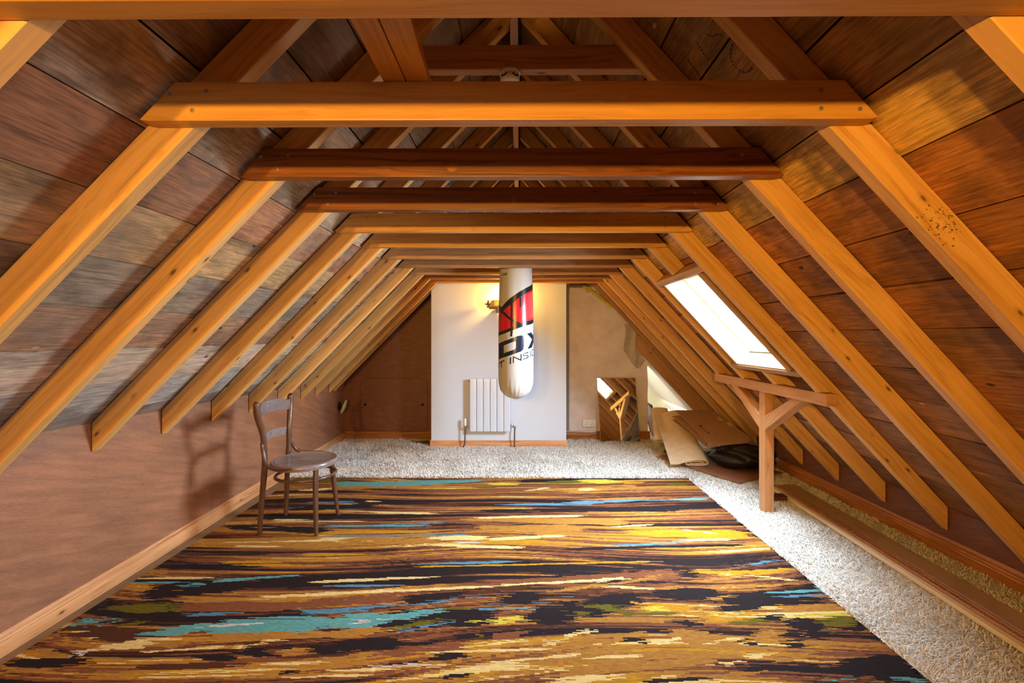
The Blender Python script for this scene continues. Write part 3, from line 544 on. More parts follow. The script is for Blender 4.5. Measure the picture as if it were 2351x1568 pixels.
# ------------------------------------------------------------------ area rug: woven cells, colours laid out per cell
RX0, RX1, RZ0, RZ1 = -2.07, 1.565, 1.02, 4.225
PAL = np.array([sr(46, 31, 33)[:3], sr(98, 54, 32)[:3], sr(152, 88, 54)[:3], sr(198, 134, 54)[:3], sr(216, 152, 30)[:3], sr(232, 200, 130)[:3],
                sr(100, 160, 158)[:3], sr(92, 135, 158)[:3], sr(118, 104, 22)[:3], sr(222, 198, 66)[:3], sr(212, 196, 190)[:3]])
STROKES = [(-2.51,4.152,-1.6,4.152,0.075,0.1,8),(-1.64,4.054,-1.13,4.054,0.12,0.144,6),(-1.13,4.054,-0.33,4.152,0.167,0.05,6),(-0.28,4.054,-0.01,4.054,0.06,0.06,9),(-0.39,3.96,-0.2,3.96,0.046,0.046,8),(-0.01,4.127,1.5,4.254,0.099,0.053,0),(0.23,4.102,0.55,4.127,0.073,0.099,8),(0.55,4.152,0.9,4.127,0.1,0.124,9),(0.9,4.127,1.11,4.102,0.099,0.073,4),(1.31,4.054,1.5,4.054,0.096,0.072,8),(0.07,3.871,0.26,3.96,0.033,0.034,5),(0.52,3.915,0.67,3.915,0.067,0.067,5),(0.4,3.871,1.03,4.006,0.131,0.117,3),(-1.64,3.96,-0.58,3.983,0.091,0.069,3),(-1.86,3.871,-1.62,3.915,0.055,0.067,5),(-1.56,3.786,0.18,3.893,0.052,0.066,2),(-0.14,3.551,0.37,3.569,0.028,0.056,7),(0.37,3.579,1.01,3.674,0.075,0.039,7),(1.22,3.674,1.51,3.694,0.039,0.06,6),(-0.3,3.427,1.23,3.479,0.051,0.106,0),(-1.75,3.444,-1.12,3.533,0.069,0.109,0),(-1.87,3.295,-0.68,3.327,0.111,0.064,0),(-1.78,3.249,-1.53,3.256,0.023,0.023,5),(-1.22,3.626,-1.11,3.616,0.038,0.029,5),(-1.46,3.616,-1.32,3.616,0.038,0.038,7),(-1.77,3.226,-1.12,3.226,0.015,0.015,5),(-1.08,3.393,-0.62,3.376,0.034,0.033,5),(-0.32,3.295,0.47,3.343,0.032,0.041,5),(-0.41,3.264,0.76,3.218,0.047,0.106,3),(0.73,3.061,1.53,3.02,0.095,0.146,4),(-0.28,3.13,0.44,3.116,0.086,0.113,3),(0.66,3.145,0.94,3.188,0.022,0.022,5),(1.12,3.102,1.33,3.033,0.021,0.02,5),(-0.6,3.249,-0.04,3.174,0.046,0.059,2),(-2.01,3.13,-1.26,3.061,0.086,0.095,0),(-1.3,3.145,-0.64,3.159,0.029,0.029,6),(-1.32,3.047,-0.62,3.061,0.041,0.041,4),(-1.29,2.987,-0.32,3.014,0.019,0.02,7),(-2.09,2.905,-1.28,2.955,0.049,0.051,3),(-1.83,2.845,-1.13,2.869,0.082,0.084,3),(-1.15,2.918,-0.54,2.918,0.074,0.087,3),(-0.57,2.968,-0.2,2.968,0.064,0.077,5),(-0.2,2.943,0.31,3.007,0.05,0.039,5),(-0.58,2.869,0.02,2.833,0.036,0.035,5),(-0.42,2.905,-0.26,2.899,0.018,0.018,10),(-1.8,2.845,-1.5,2.833,0.018,0.018,5),(-1.34,2.732,-0.95,2.737,0.027,0.027,4),(-1.96,2.658,-1.61,2.658,0.041,0.041,2),(-2.06,2.588,-1.47,2.598,0.039,0.049,0),(-1.55,2.732,-0.61,2.765,0.022,0.022,2),(0.54,2.857,1.02,2.905,0.024,0.025,7),(0.29,2.81,1.4,2.881,0.034,0.03,0),(1.03,2.93,1.38,2.955,0.025,0.025,5),(-0.58,2.622,-0.03,2.658,0.015,0.031,7),(1.27,2.617,1.54,2.689,0.015,0.021,7),(-0.58,2.593,0.79,2.663,0.015,0.015,4),(-0.27,2.549,0.91,2.588,0.024,0.019,0),(-1.75,2.638,-1.4,2.643,0.03,0.031,4),(-1.63,2.608,-1.28,2.608,0.015,0.025,4),(-2.1,2.458,-1.68,2.467,0.022,0.022,5),(-2.08,2.415,-1.79,2.419,0.021,0.013,6),(-1.76,2.382,-1.65,2.415,0.041,0.034,6),(-1.66,2.432,-1.2,2.498,0.034,0.014,6),(-1.92,2.333,-1.44,2.382,0.158,0.124,0),(-1.45,2.398,-1.01,2.45,0.1,0.087,0),(-1.14,2.424,-0.46,2.485,0.026,0.018,5),(-1.21,2.373,-1.08,2.398,0.033,0.033,0),(-0.99,2.39,-0.6,2.398,0.021,0.013,7),(-1.29,2.286,-0.87,2.325,0.023,0.039,5),(-0.87,2.325,-0.07,2.398,0.031,0.013,5),(-0.07,2.407,0.59,2.476,0.021,0.022,5),(-0.21,2.441,0.26,2.485,0.035,0.036,2),(-0.47,2.458,0.74,2.521,0.022,0.018,0),(-0.12,2.424,0.9,2.549,0.043,0.057,2),(0.39,2.441,0.54,2.485,0.035,0.022,5),(-1.97,2.185,-1.67,2.199,0.042,0.099,8),(-1.66,2.192,-1.61,2.171,0.098,0.034,8),(-1.85,2.048,-1.72,2.085,0.012,0.044,8),(-2.04,2.06,-1.92,2.111,0.062,0.045,6),(-1.93,2.036,-1.84,2.108,0.018,0.013,6),(-1.87,2.192,-1.59,2.157,0.21,0.102,0),(-1.55,2.249,-1.28,2.227,0.037,0.029,3),(-1.62,2.192,-1.04,2.213,0.084,0.064,2),(-1.05,2.227,-0.86,2.249,0.087,0.081,2),(-0.86,2.249,-0.57,2.279,0.059,0.06,2),(-0.57,2.256,-0.29,2.325,0.081,0.055,0),(-0.36,2.325,-0.14,2.341,0.031,0.016,0),(-1.68,1.994,-1.4,2.048,0.017,0.092,6),(-1.4,2.048,-0.86,2.079,0.104,0.107,6),(-0.86,2.079,-0.59,2.117,0.12,0.098,6),(-0.59,2.117,-0.34,2.192,0.078,0.028,6),(-1.54,2.137,-1.3,2.157,0.04,0.014,7),(-1.42,2.048,-1.18,2.079,0.012,0.013,10),(-0.75,2.098,-0.65,2.111,0.013,0.013,10),(-0.78,2.073,-0.69,2.092,0.013,0.013,10),(-0.57,2.042,-0.35,2.111,0.024,0.045,8),(-0.56,2.012,-0.3,2.098,0.012,0.013,7),(-0.34,2.192,-0.19,2.199,0.021,0.021,8),(-0.28,2.249,0.02,2.317,0.037,0.023,3),(-0.33,2.256,-0.11,2.279,0.037,0.038,2),(-0.63,2.111,-0.11,2.124,0.162,0.131,0),(-0.12,2.085,0.02,2.131,0.051,0.046,9),(-0.22,2.092,-0.14,2.111,0.019,0.019,9),(-0.17,1.994,-0.14,2.012,0.041,0.029,8),(-0.12,1.983,0.04,2.024,0.057,0.042,2),(0.04,2.124,0.29,2.192,0.131,0.21,0),(0.29,2.192,0.63,2.302,0.175,0.116,0),(-0.09,2.264,0.13,2.302,0.112,0.1,0),(-0.08,2.199,0.1,2.213,0.014,0.014,3),(-0,2.171,0.1,2.192,0.017,0.017,3),(0.25,2.178,0.33,2.151,0.028,0.067,8),(0.32,2.227,0.44,2.213,0.029,0.029,8),(0.4,2.227,0.53,2.164,0.043,0.102,8),(0.53,2.157,0.74,2.164,0.02,0.034,8),(0.54,2.256,0.65,2.22,0.019,0.022,4),(0.61,2.227,0.86,2.199,0.022,0.07,4),(0.63,2.206,0.73,2.199,0.05,0.049,9),(0.48,2.398,0.7,2.373,0.025,0.025,5),(0.69,2.333,1.04,2.333,0.119,0.079,0),(0.79,2.382,0.97,2.264,0.058,0.075,0),(0.87,2.531,0.99,2.531,0.14,0.14,0),(0.95,2.549,1.24,2.549,0.047,0.066,4),(1.28,2.531,1.51,2.588,0.065,0.029,4),(1.1,2.503,1.29,2.559,0.046,0.038,4),(0.96,2.45,1.21,2.494,0.026,0.027,3),(1.11,2.535,1.21,2.494,0.019,0.014,5),(1.27,2.512,1.48,2.458,0.023,0.018,5),(0.98,2.39,1.31,2.415,0.021,0.017,3),(0.95,2.279,1.22,2.333,0.03,0.024,3),(1.27,2.341,1.58,2.365,0.016,0.028,6),(1.29,2.302,1.57,2.325,0.015,0.016,7),(0.99,2.22,1.35,2.317,0.143,0.117,0),(1.23,2.264,1.54,2.279,0.052,0.076,0),(0.89,2.192,0.94,2.151,0.035,0.034,9),(0.87,2.131,1.02,2.104,0.046,0.058,4),(1.05,2.157,1.14,2.178,0.047,0.041,4),(0.98,2.092,1.15,2.111,0.038,0.045,8),(1.28,2.199,1.62,2.227,0.063,0.051,3),(1.31,2.144,1.59,2.171,0.013,0.021,9),(1.38,2.092,1.61,2.131,0.064,0.066,8),(1.37,2.054,1.39,2.024,0.043,0.018,8),(0.71,2.104,0.83,2.085,0.052,0.051,0),(1.11,2.111,1.25,2.144,0.065,0.054,0),(1.21,2.085,1.38,2.092,0.07,0.127,0),(1.26,2,1.4,2.06,0.087,0.093,0),(1.44,2.06,1.63,2.085,0.043,0.082,0),(0.67,2,0.85,1.994,0.128,0.104,3),(0.84,1.972,0.95,1.955,0.141,0.111,3),(0.58,1.955,0.69,1.972,0.039,0.04,5),(0.66,1.977,0.7,1.989,0.028,0.023,5),(0.86,1.972,0.97,1.989,0.023,0.017,5),(0.96,1.966,1.02,1.955,0.068,0.056,0),(1.05,2.012,1.18,2.03,0.047,0.078,3),(1.13,1.944,1.24,1.972,0.066,0.045,0),(1.27,2.012,1.21,1.89,0.071,0.078,3),(1.03,1.84,1.22,1.901,0.02,0.026,3),(0.91,1.865,1.07,1.895,0.015,0.016,5),(0.78,1.82,0.9,1.849,0.014,0.015,5),(1.25,1.96,1.58,1.944,0.017,0.017,3),(1.31,1.989,1.53,1.977,0.017,0.023,2),(1.23,1.89,1.57,1.89,0.026,0.036,2),(1.23,1.815,1.62,1.84,0.072,0.123,0),(1.28,1.792,1.51,1.773,0.093,0.092,0),(1.2,1.854,1.26,1.86,0.025,0.02,2),(1.2,1.815,1.31,1.849,0.014,0.015,2),(1.28,1.746,1.38,1.769,0.018,0.014,2),(1.43,1.76,1.55,1.742,0.018,0.031,6),(1.18,1.746,1.26,1.755,0.011,0.011,6),(0.21,1.994,0.35,2.042,0.023,0.036,5),(0.09,1.933,0.2,1.977,0.016,0.023,5),(-0.02,1.901,0.39,1.972,0.026,0.023,3),(0.34,1.994,0.52,2.018,0.029,0.018,3),(0.35,1.944,0.56,2.03,0.039,0.042,3),(0.45,1.983,0.56,1.96,0.034,0.045,0),(-0.35,1.89,0.12,1.917,0.016,0.011,5),(-0.81,1.927,-0.49,1.949,0.081,0.066,0),(-0.49,1.938,-0.38,1.944,0.027,0.022,0),(-0.56,1.885,-0.24,1.927,0.062,0.054,2),(-0.57,1.806,-0.39,1.84,0.014,0.01,0),(-0.38,1.849,-0.2,1.89,0.04,0.036,0),(-0.59,1.801,-0.37,1.825,0.009,0.01,10),(-0.85,2,-0.59,2.03,0.07,0.054,3),(-1.35,1.977,-0.83,2,0.063,0.058,3),(-1.83,1.89,-1.71,1.922,0.021,0.065,5),(-1.71,1.922,-1.58,1.938,0.07,0.049,5),(-1.87,1.854,-1.79,1.885,0.01,0.021,10),(-1.58,1.938,-1.43,1.933,0.049,0.044,3),(-1.41,1.906,-1.16,1.922,0.026,0.027,3),(-1.54,1.885,-1.24,1.922,0.016,0.011,5),(-1.23,1.906,-1.1,1.944,0.011,0.014,5),(-1.11,1.955,-1,1.966,0.014,0.014,5),(-1.17,1.88,-1.01,1.875,0.036,0.046,0),(-1,1.901,-0.89,1.89,0.026,0.062,3),(-0.9,1.917,-0.74,1.89,0.053,0.036,0),(-1.34,1.86,-1.15,1.84,0.03,0.034,0),(-1.84,2,-1.68,1.966,0.087,0.068,1),(-2.06,2.03,-1.55,1.994,0.09,0.058,1),(-2.07,1.815,-1.74,1.83,0.048,0.058,0),(-2.05,1.89,-1.88,1.865,0.052,0.046,3),(-2.02,1.769,-1.83,1.787,0.023,0.023,3),(-1.53,1.792,-1.1,1.815,0.033,0.024,1),(-1.15,1.792,-0.99,1.815,0.028,0.029,3),(-1.03,1.811,-0.58,1.825,0.048,0.039,3),(-1.03,1.815,-0.79,1.83,0.014,0.015,5),(-0.93,1.769,-0.87,1.778,0.036,0.032,0),(-0.74,1.782,-0.5,1.792,0.014,0.014,5),(-0.89,1.746,-0.56,1.764,0.011,0.011,5),(-0.4,1.806,-0.3,1.82,0.019,0.014,5),(-0.32,1.746,-0.19,1.769,0.027,0.023,0),(-0.19,1.792,0.01,1.806,0.019,0.028,5),(-0.12,1.769,0.12,1.792,0.023,0.019,3),(0.01,1.835,0.67,1.89,0.054,0.052,3),(0.01,1.849,0.3,1.89,0.01,0.01,5),(0.18,1.792,0.79,1.849,0.042,0.05,3),(0.26,1.86,0.52,1.88,0.013,0.013,5),(0.11,1.746,0.39,1.769,0.013,0.014,5),(0.52,1.755,0.62,1.769,0.011,0.009,5),(0.71,1.746,0.98,1.801,0.022,0.024,3),(0.87,1.792,1.1,1.825,0.019,0.019,0),(0.63,1.801,0.89,1.825,0.019,0.019,2),(0.48,1.733,0.72,1.755,0.022,0.018,0),(-0.25,2.333,0.16,2.415,0.04,0.034,1),(0.15,2.341,0.58,2.441,0.024,0.026,3),(0.58,2.441,0.84,2.521,0.035,0.028,3),(0.73,2.467,0.89,2.512,0.053,0.064,2),(0.66,2.398,0.81,2.424,0.033,0.043,2),(0.7,2.373,0.84,2.382,0.033,0.025,3)]
def vnoise(x, y, seed):
    r = np.random.RandomState(seed); T = r.rand(256, 256)
    xi = np.floor(x).astype(int); yi = np.floor(y).astype(int); fx = x-xi; fy = y-yi
    fx = fx*fx*(3-2*fx); fy = fy*fy*(3-2*fy)
    A = T[xi % 256, yi % 256]; B = T[(xi+1) % 256, yi % 256]; C_ = T[xi % 256, (yi+1) % 256]; D = T[(xi+1) % 256, (yi+1) % 256]
    return A*(1-fx)*(1-fy)+B*fx*(1-fy)+C_*(1-fx)*fy+D*fx*fy
CWX, CWY = .0195, .0048
nx, ny = int((RX1-RX0)/CWX), int((RZ1-RZ0)/CWY)
gx = RX0+(np.arange(nx)+.5)*(RX1-RX0)/nx; gy = RZ0+(np.arange(ny)+.5)*(RZ1-RZ0)/ny
X, Y = np.meshgrid(gx, gy, indexing='ij')
rs = np.random.RandomState(3)
jit = np.tile(rs.randn(1, ny)*.022, (nx, 1))              # every woven row slips sideways
Xj = X+jit
slope = -.07*np.clip(Xj+.4, -2, 2)*np.clip((2.6-Y)/1.2, 0, 1)   # stripes climb towards the window side in the front half
wav = .05*np.sin(Xj*2.1+Y*2)+.16*(vnoise(Xj*1.1+40, Y*1.6, 1)-.5)
Yw = Y+slope+wav
v = .36*vnoise(Xj*.9+9, Yw*16+5, 2)+.28*vnoise(Xj*1.4+3, Yw*42, 4)+.21*vnoise(Xj*1.7, Yw*95, 6)+.17*vnoise(Xj*1.5+5, Yw*190, 8)+.01
v += .16*(vnoise(Xj*.6+7, Y*3.2, 11)-.5)
bands = [(3.95, .03, .06), (3.62, -.16, .10), (3.46, -.08, .09), (3.30, .02, .08), (2.93, .13, .12), (2.62, -.10, .10), (2.46, -.12, .08), (2.30, -.02, .06), (2.1, -.02, .1), (1.93, .06, .06), (1.80, .05, .06)]
for c0, amp, wd in bands: v += amp*np.exp(-((Y-c0)/wd)**2)
idx = np.digitize(v, [.405, .475, .57, .67, .72]).astype(int)
spec = vnoise(Xj*1.3+70, Yw*26+9, 21)*vnoise(Xj*.7, Y*4, 22)
idx = np.where((spec > .62) & (idx == 0), 7, idx)
RANK = [0, 0, 0, 0, 1, 2, 1, 2, 1, 2, 3]
for (x0, y0, x1, y1, w0, w1, c) in sorted(STROKES, key=lambda s_: RANK[s_[6]]):
    L = max(.02, x1-x0); u = (Xj-x0)/L
    yc = y0+(y1-y0)*u; w = np.maximum(w0+(w1-w0)*np.clip(u, 0, 1), .0075)*.5
    endt = np.clip(np.minimum(u, 1-u)*L/.10, 0, 1)**.5
    rag = .72+.56*vnoise(Xj*7+y0*9, Y*110+x0*5, 31)
    inside = (u >= 0) & (u <= 1) & (np.abs(Y-yc) <= w*(.35+.65*endt)*rag+.001)
    if w0 > .06 or w1 > .06: inside &= vnoise(Xj*4+x0, Y*70+y0*3, 35) > .10
    idx[inside] = c
# mesh
vx = np.linspace(RX0, RX1, nx+1); vy = np.linspace(RZ0, RZ1, ny+1)
VXg, VYg = np.meshgrid(vx, vy, indexing='ij')
edge_d = np.minimum(np.minimum(VXg-RX0, RX1-VXg), np.minimum(VYg-RZ0, RZ1-VYg))
VZ = .0026+.0006*np.sin(VXg*3+VYg*2)-.001*np.exp(-edge_d/.01)
VYg = VYg+np.where(VYg > RZ1-.001, .006*np.sin(VXg*2), 0)
co = np.stack([VXg, VYg, VZ], -1).reshape(-1, 3)
i0 = (np.arange(nx)[:, None]*(ny+1)+np.arange(ny)[None, :]).ravel()
faces = np.stack([i0, i0+ny+1, i0+ny+2, i0+1], 1)
me = bpy.data.meshes.new('area_rug')
me.vertices.add(len(co)); me.vertices.foreach_set('co', co.ravel())
me.loops.add(faces.size); me.loops.foreach_set('vertex_index', faces.ravel().astype(np.int32))
me.polygons.add(len(faces)); me.polygons.foreach_set('loop_start', np.arange(0, faces.size, 4, dtype=np.int32)); me.polygons.foreach_set('loop_total', np.full(len(faces), 4, dtype=np.int32))
me.update(calc_edges=True)
at = me.attributes.new('yarn', 'FLOAT_COLOR', 'FACE')
cc = (PAL*np.array([.5, .53, .55, .58, .60, .74, .72, .70, .58, .66, .72])[:, None])[idx.ravel()]*(1+.10*rs.randn(len(faces), 1)); cc = np.clip(cc, .003, 1)
at.data.foreach_set('color', np.concatenate([cc, np.ones((len(cc), 1))], 1).ravel().astype(np.float32))
t = NT('woven_rug'); a = t.n('ShaderNodeAttribute', attribute_name='yarn'); oc = t.n('ShaderNodeTexCoord').outputs['Object']
pile = t.noise(oc, 420, 2); t.P(Base_Color=t.mix(.35, a.outputs['Color'], t.mix(1., a.outputs['Color'], t.ramp(pile, [(.35, g(.55)), (.65, g(1.5))]), 'MULTIPLY')), Roughness=.92, Specular_IOR_Level=.15)
t.bump(pile, .5, .003); M['rug'] = t.m; me.materials.append(t.m)
rug = bpy.data.objects.new('area_rug', me); COL.objects.link(rug)
setp(rug, 'large patterned rug with brown, ochre, teal and dark streaks covering the floor', 'rug')

# ------------------------------------------------------------------ shaggy white carpet round the rug
def in_carpet(x, y):
    far = (y > RZ1-.005) & (x > xw(5)-.0) & (x < XR-.02) & (y < YF-.02)
    side = (x > RX1-.003) & (x < XR-.02) & (y <= RZ1) & (y > .95)
    alcove = (x > -1.95+.9*np.clip((y-5.3)/.5, 0, 1)) & (x < CX0) & (y > 5.46+.16*np.sin(x*4+1.2))
    chim = (x > CX0-.02) & (x < CX1+.02) & (y > CY-.025)
    return (far | side) & ~alcove & ~chim
rs = np.random.RandomState(12)
N = 360000
px = rs.uniform(-2.25, XR, N); py = rs.uniform(.95, YF, N)
# far rug edge and side strip only
keep = in_carpet(px, py); px, py = px[keep], py[keep]
dist = py; keep = rs.rand(len(px)) < np.clip(1.35-.09*dist, .6, 1); px, py = px[keep], py[keep]
n = len(px)
ridge = .035*np.exp(-((px+1.75)/.45)**2-((py-5.35)/.16)**2)
flow = 6.28*vnoise(px*2.2+11, py*2.2, 41)*1.6; ang = flow+rs.randn(n)*1.7
lean = rs.uniform(.014, .040, n); hgt = rs.uniform(.014, .029, n)*(.75+.5*vnoise(px*6, py*6, 43)); wd = rs.uniform(.0013, .0024, n)*(1+.10*py)
dx, dy = np.cos(ang), np.sin(ang)
base = np.stack([px, py, ridge], 1); sx = np.stack([-dy*wd, dx*wd, np.zeros(n)], 1)
mid = base+np.stack([dx*lean*.35, dy*lean*.35, hgt*.72], 1); tip = base+np.stack([dx*lean*1.25, dy*lean*1.25, hgt], 1)
co = np.stack([base-sx, base+sx, mid+sx*.9, mid-sx*.9, tip], 1).reshape(-1, 3)
b0 = np.arange(n)*5
loops = np.stack([b0, b0+1, b0+2, b0+3, b0+3, b0+2, b0+4], 1).ravel().astype(np.int32)
ls = (np.arange(n)[:, None]*7+np.array([0, 4])[None, :]).ravel().astype(np.int32); lt = np.tile(np.array([4, 3], dtype=np.int32), n)
# backing sheet
bx = [(-2.25, RZ1), (RX1, RZ1), (RX1, .95), (XR-.018, .95), (XR-.018, YF-.018), (CX1, YF-.018), (CX1, CY-.018), (CX0, CY-.018), (CX0-.05, 5.46), (-1.5, 5.40), (-1.95, YF-.018), (-2.25, YF-.018)]
bco = np.array([(x, y, .004) for x, y in bx]); nb = len(bx)
co = np.concatenate([co, bco]); loops = np.concatenate([loops, np.arange(nb, dtype=np.int32)+n*5]); ls = np.append(ls, n*7).astype(np.int32); lt = np.append(lt, nb).astype(np.int32)
me = bpy.data.meshes.new('shag_carpet'); me.vertices.add(len(co)); me.vertices.foreach_set('co', co.ravel())
me.loops.add(len(loops)); me.loops.foreach_set('vertex_index', loops)
me.polygons.add(len(ls)); me.polygons.foreach_set('loop_start', ls); me.polygons.foreach_set('loop_total', lt)
mi = np.zeros(len(ls), dtype=np.int32); mi[-1] = 1; me.polygons.foreach_set('material_index', mi)
me.update(calc_edges=True); me.materials.append(M['shag']); me.materials.append(M['shag_base'])
o = bpy.data.objects.new('shag_carpet', me); COL.objects.link(o); setp(o, 'deep white shaggy carpet pile on the floor around the rug', 'carpet', kind='stuff')

# ------------------------------------------------------------------ bentwood chair, facing the window side
RT = .0065
ch = empty('bentwood_chair', (-1.53, 3.20, RT), label='old dark bentwood chair with round seat standing on the rug by the brown wall', cat='chair')
ST = .458+RT; SX, SY = -1.515, 3.21
for sgn, yb, ys, yt in ((-1, 3.026, 3.055, 2.985), (1, 3.366, 3.365, 3.425)):
    bm = NB(); tube(bm, [(-1.728, yb, RT+.001), (-1.722, yb*.6+ys*.4, .20), (-1.712, ys, .42), (-1.708, ys+sgn*.004, .52), (-1.712, ys+sgn*.018, .66), (-1.722, yt-sgn*.006, .80), (-1.725, yt, .876), (-1.7252, yt, .884)],
                    [.0145, .0168, .0190, .0175, .0175, .0212, .0205, .012], 14, 6)
    link_bm('back_post', bm, 'chair', ch, mw=frame((-1.72, yb, 0), (0, 0, 1), (1, 0, 0)), smooth=True)
for yb, yt in ((3.0155, 3.085), (3.372, 3.33)):
    bm = NB(); tube(bm, [(-1.346, yb, RT+.001), (-1.358, yb*.75+yt*.25, .14), (-1.372, yb*.35+yt*.65, .32), (-1.378, yt, .452)], [.0125, .0155, .018, .0175], 14, 6)
    link_bm('leg', bm, 'chair', ch, mw=frame((-1.35, yb, 0), (0, 0, 1), (1, 0, 0)), smooth=True)
bm = NB(); lathe(bm, [(0, ST-.010), (.160, ST-.008), (.186, ST-.005), (.197, ST-.001), (.203, ST-.0035), (.206, ST-.001), (.217, ST-.0005), (.224, ST-.008), (.226, ST-.022), (.222, ST-.036), (.205, ST-.040), (0, ST-.030)], (SX, SY, 0), (0, 0, 1), 64)
for v in bm.verts: v.co.x = SX+(v.co.x-SX)*.965; v.co.y = SY+(v.co.y-SY)*.98
link_bm('seat', bm, 'chair_dust_sheen', ch, mw=frame((SX, SY, ST), (1, 0, 0)), smooth=True)
bm = NB()                                                # embossed rays on the seat
for k in range(21):
    a = math.radians(-80+8*k)
    tube(bm, [(SX-.05+.02*math.cos(a), SY+.02*math.sin(a), ST-.0106), (SX-.05+.14*math.cos(a), SY+.14*math.sin(a), ST-.0098)], .0014, 6, 2)
link_bm('embossed_rays', bm, 'chair_dust_sheen', ch)
bm = NB(); tube(bm, [(SX+.01+.195*math.cos(2*math.pi*k/48), SY+.188*math.sin(2*math.pi*k/48), .352+RT) for k in range(48)], .0105, 12, closed=True)
link_bm('stretcher_ring', bm, 'chair', ch, mw=frame((SX, SY, .35), (1, 0, 0)), smooth=True)
for sgn, ys in ((-1, 3.046), (1, 3.374)):
    bm = NB(); tube(bm, [(-1.722, ys-.012*sgn*-1, .615), (-1.712, ys+sgn*.020, .60), (-1.700, ys+sgn*.022, .54), (-1.672, SY+sgn*.205, .475), (-1.600, SY+sgn*.226, .452), (-1.53, SY+sgn*.2325, .453), (-1.49, SY+sgn*.231, .458)],
                    [.006, .0115, .0125, .0125, .0120, .010, .005], 12, 6)
    link_bm('hip_brace', bm, 'chair', ch, mw=frame((-1.6, ys, .5), (1, 0, 0)), smooth=True)
def slat(name, zb0, zt0, yA, yB, zdel, arch_t, arch_b, bow, camel):
    bm = NB(); n_, m_ = 28, 4; th = .0055; G = []
    for sd in (0, 1):
        g_ = []
        for i in range(n_+1):
            u = i/n_; y = yA+(yB-yA)*u; bx = -bow*math.sin(math.pi*u)
            e = min(u, 1-u); sh = (0.0 if not camel else 1)*max(0, min(1, (e-.05)/.18)); sh = sh*sh*(3-2*sh)
            top = zt0+zdel*u+arch_t*(sh if camel else math.sin(math.pi*u)); bot = zb0+zdel*u+arch_b*math.sin(math.pi*u)
            g_.append([bm.verts.new((-1.716+bx-(th if sd else 0), y, bot+(top-bot)*j/m_)) for j in range(m_+1)])
        G.append(g_)
    A, B = G
    for i in range(n_):
        for j in range(m_):
            bm.faces.new((A[i][j], A[i+1][j], A[i+1][j+1], A[i][j+1])); bm.faces.new((B[i][j], B[i][j+1], B[i+1][j+1], B[i+1][j]))
        bm.faces.new((A[i][0], B[i][0], B[i+1][0], A[i+1][0])); bm.faces.new((A[i][m_], A[i+1][m_], B[i+1][m_], B[i][m_]))
    for i in (0, n_):
        for j in range(m_): bm.faces.new((A[i][j], A[i][j+1], B[i][j+1], B[i][j]))
    return link_bm(name, bm, 'chair_dust_sheen', ch, mw=frame((-1.72, 3.2, zb0), (0, 1, 0)), smooth=True)
cr = slat('crest_rail', .776, .850, 2.998, 3.412, .003, .022, .016, .042, True)
sl = slat('back_slat', .596, .650, 3.030, 3.385, .003, .014, .014, .034, False)
def carve(par, y0, z0, r, swirls, bow, yA, yB):
    bm = NB()
    def q(y, z): u = (y-yA)/(yB-yA); return (-1.7160-bow*math.sin(math.pi*u), y, z)
    tube(bm, [q(y0+r*math.cos(2*math.pi*k/24), z0+r*math.sin(2*math.pi*k/24)) for k in range(24)], .0011, 6, closed=True)
    for k in range(12):
        a = 2*math.pi*k/12; tube(bm, [q(y0+.15*r*math.cos(a), z0+.15*r*math.sin(a)), q(y0+.9*r*math.cos(a), z0+.9*r*math.sin(a))], .0009, 5, 1)
    for cy_, s in swirls: tube(bm, [q(y0+cy_+s*.004*k*math.cos(k*.8), z0+.0038*k*.8*math.sin(k*.8)) for k in range(9)], .001, 5, 3)
    link_bm('carved_rosette', bm, 'chair_dust_sheen', par)
carve(cr, 3.205, .830, .028, [(-.07, 1), (-.105, -1), (.07, 1), (.105, -1)], .042, 2.998, 3.412)
carve(sl, 3.205, .637, .018, [(-.05, 1), (-.09, -1), (.05, 1), (.09, -1), (.125, 1)], .034, 3.030, 3.385)

ch.location += Vector((.010, -.025, -.004))

# ------------------------------------------------------------------ punch bag
BX, BY = -.031, 4.30
bag = empty('punch_bag', (BX, BY, H+.66), label='hanging white punch bag with red and black print in front of the chimney breast', cat='punch bag')
BP = [(0, .7305), (.030, .7315), (.075, .745), (.115, .772), (.145, .814), (.1605, .864), (.1665, .925), (.1668, 1.05), (.1665, 1.25), (.1655, 1.42), (.1635, 1.60), (.1585, 1.78), (.1545, 1.90), (.1535, 1.965), (.1515, 1.975), (.13, 1.978), (0, 1.978)]
def RB(h):
    for (r0, h0), (r1, h1) in zip(BP[5:], BP[6:]):
        if h0 <= h <= h1: return r0+(r1-r0)*(h-h0)/(h1-h0)
    return .16
bm = NB(); prof = []
for (r0, h0), (r1, h1) in zip(BP, BP[1:]):
    k = max(1, int((h1-h0)/.04)); prof += [(r0+(r1-r0)*i/k, h0+(h1-h0)*i/k) for i in range(k)]
prof.append(BP[-1]); lathe(bm, prof, (BX, BY, 0), (0, 0, 1), 96)
for v in bm.verts:                                       # gathered wrinkles round the bottom
    a = math.atan2(v.co.y-BY, v.co.x-BX); z = v.co.z
    k = max(0, 1-abs(z-.815)/.075)*.0032; r = 1+k/.15*(math.sin(a*23)+.6*math.sin(a*37+1))
    v.co.x = BX+(v.co.x-BX)*r; v.co.y = BY+(v.co.y-BY)*r
link_bm('bag_body', bm, 'vinyl', bag, mw=Matrix.Translation((BX, BY, .74)), smooth=True)
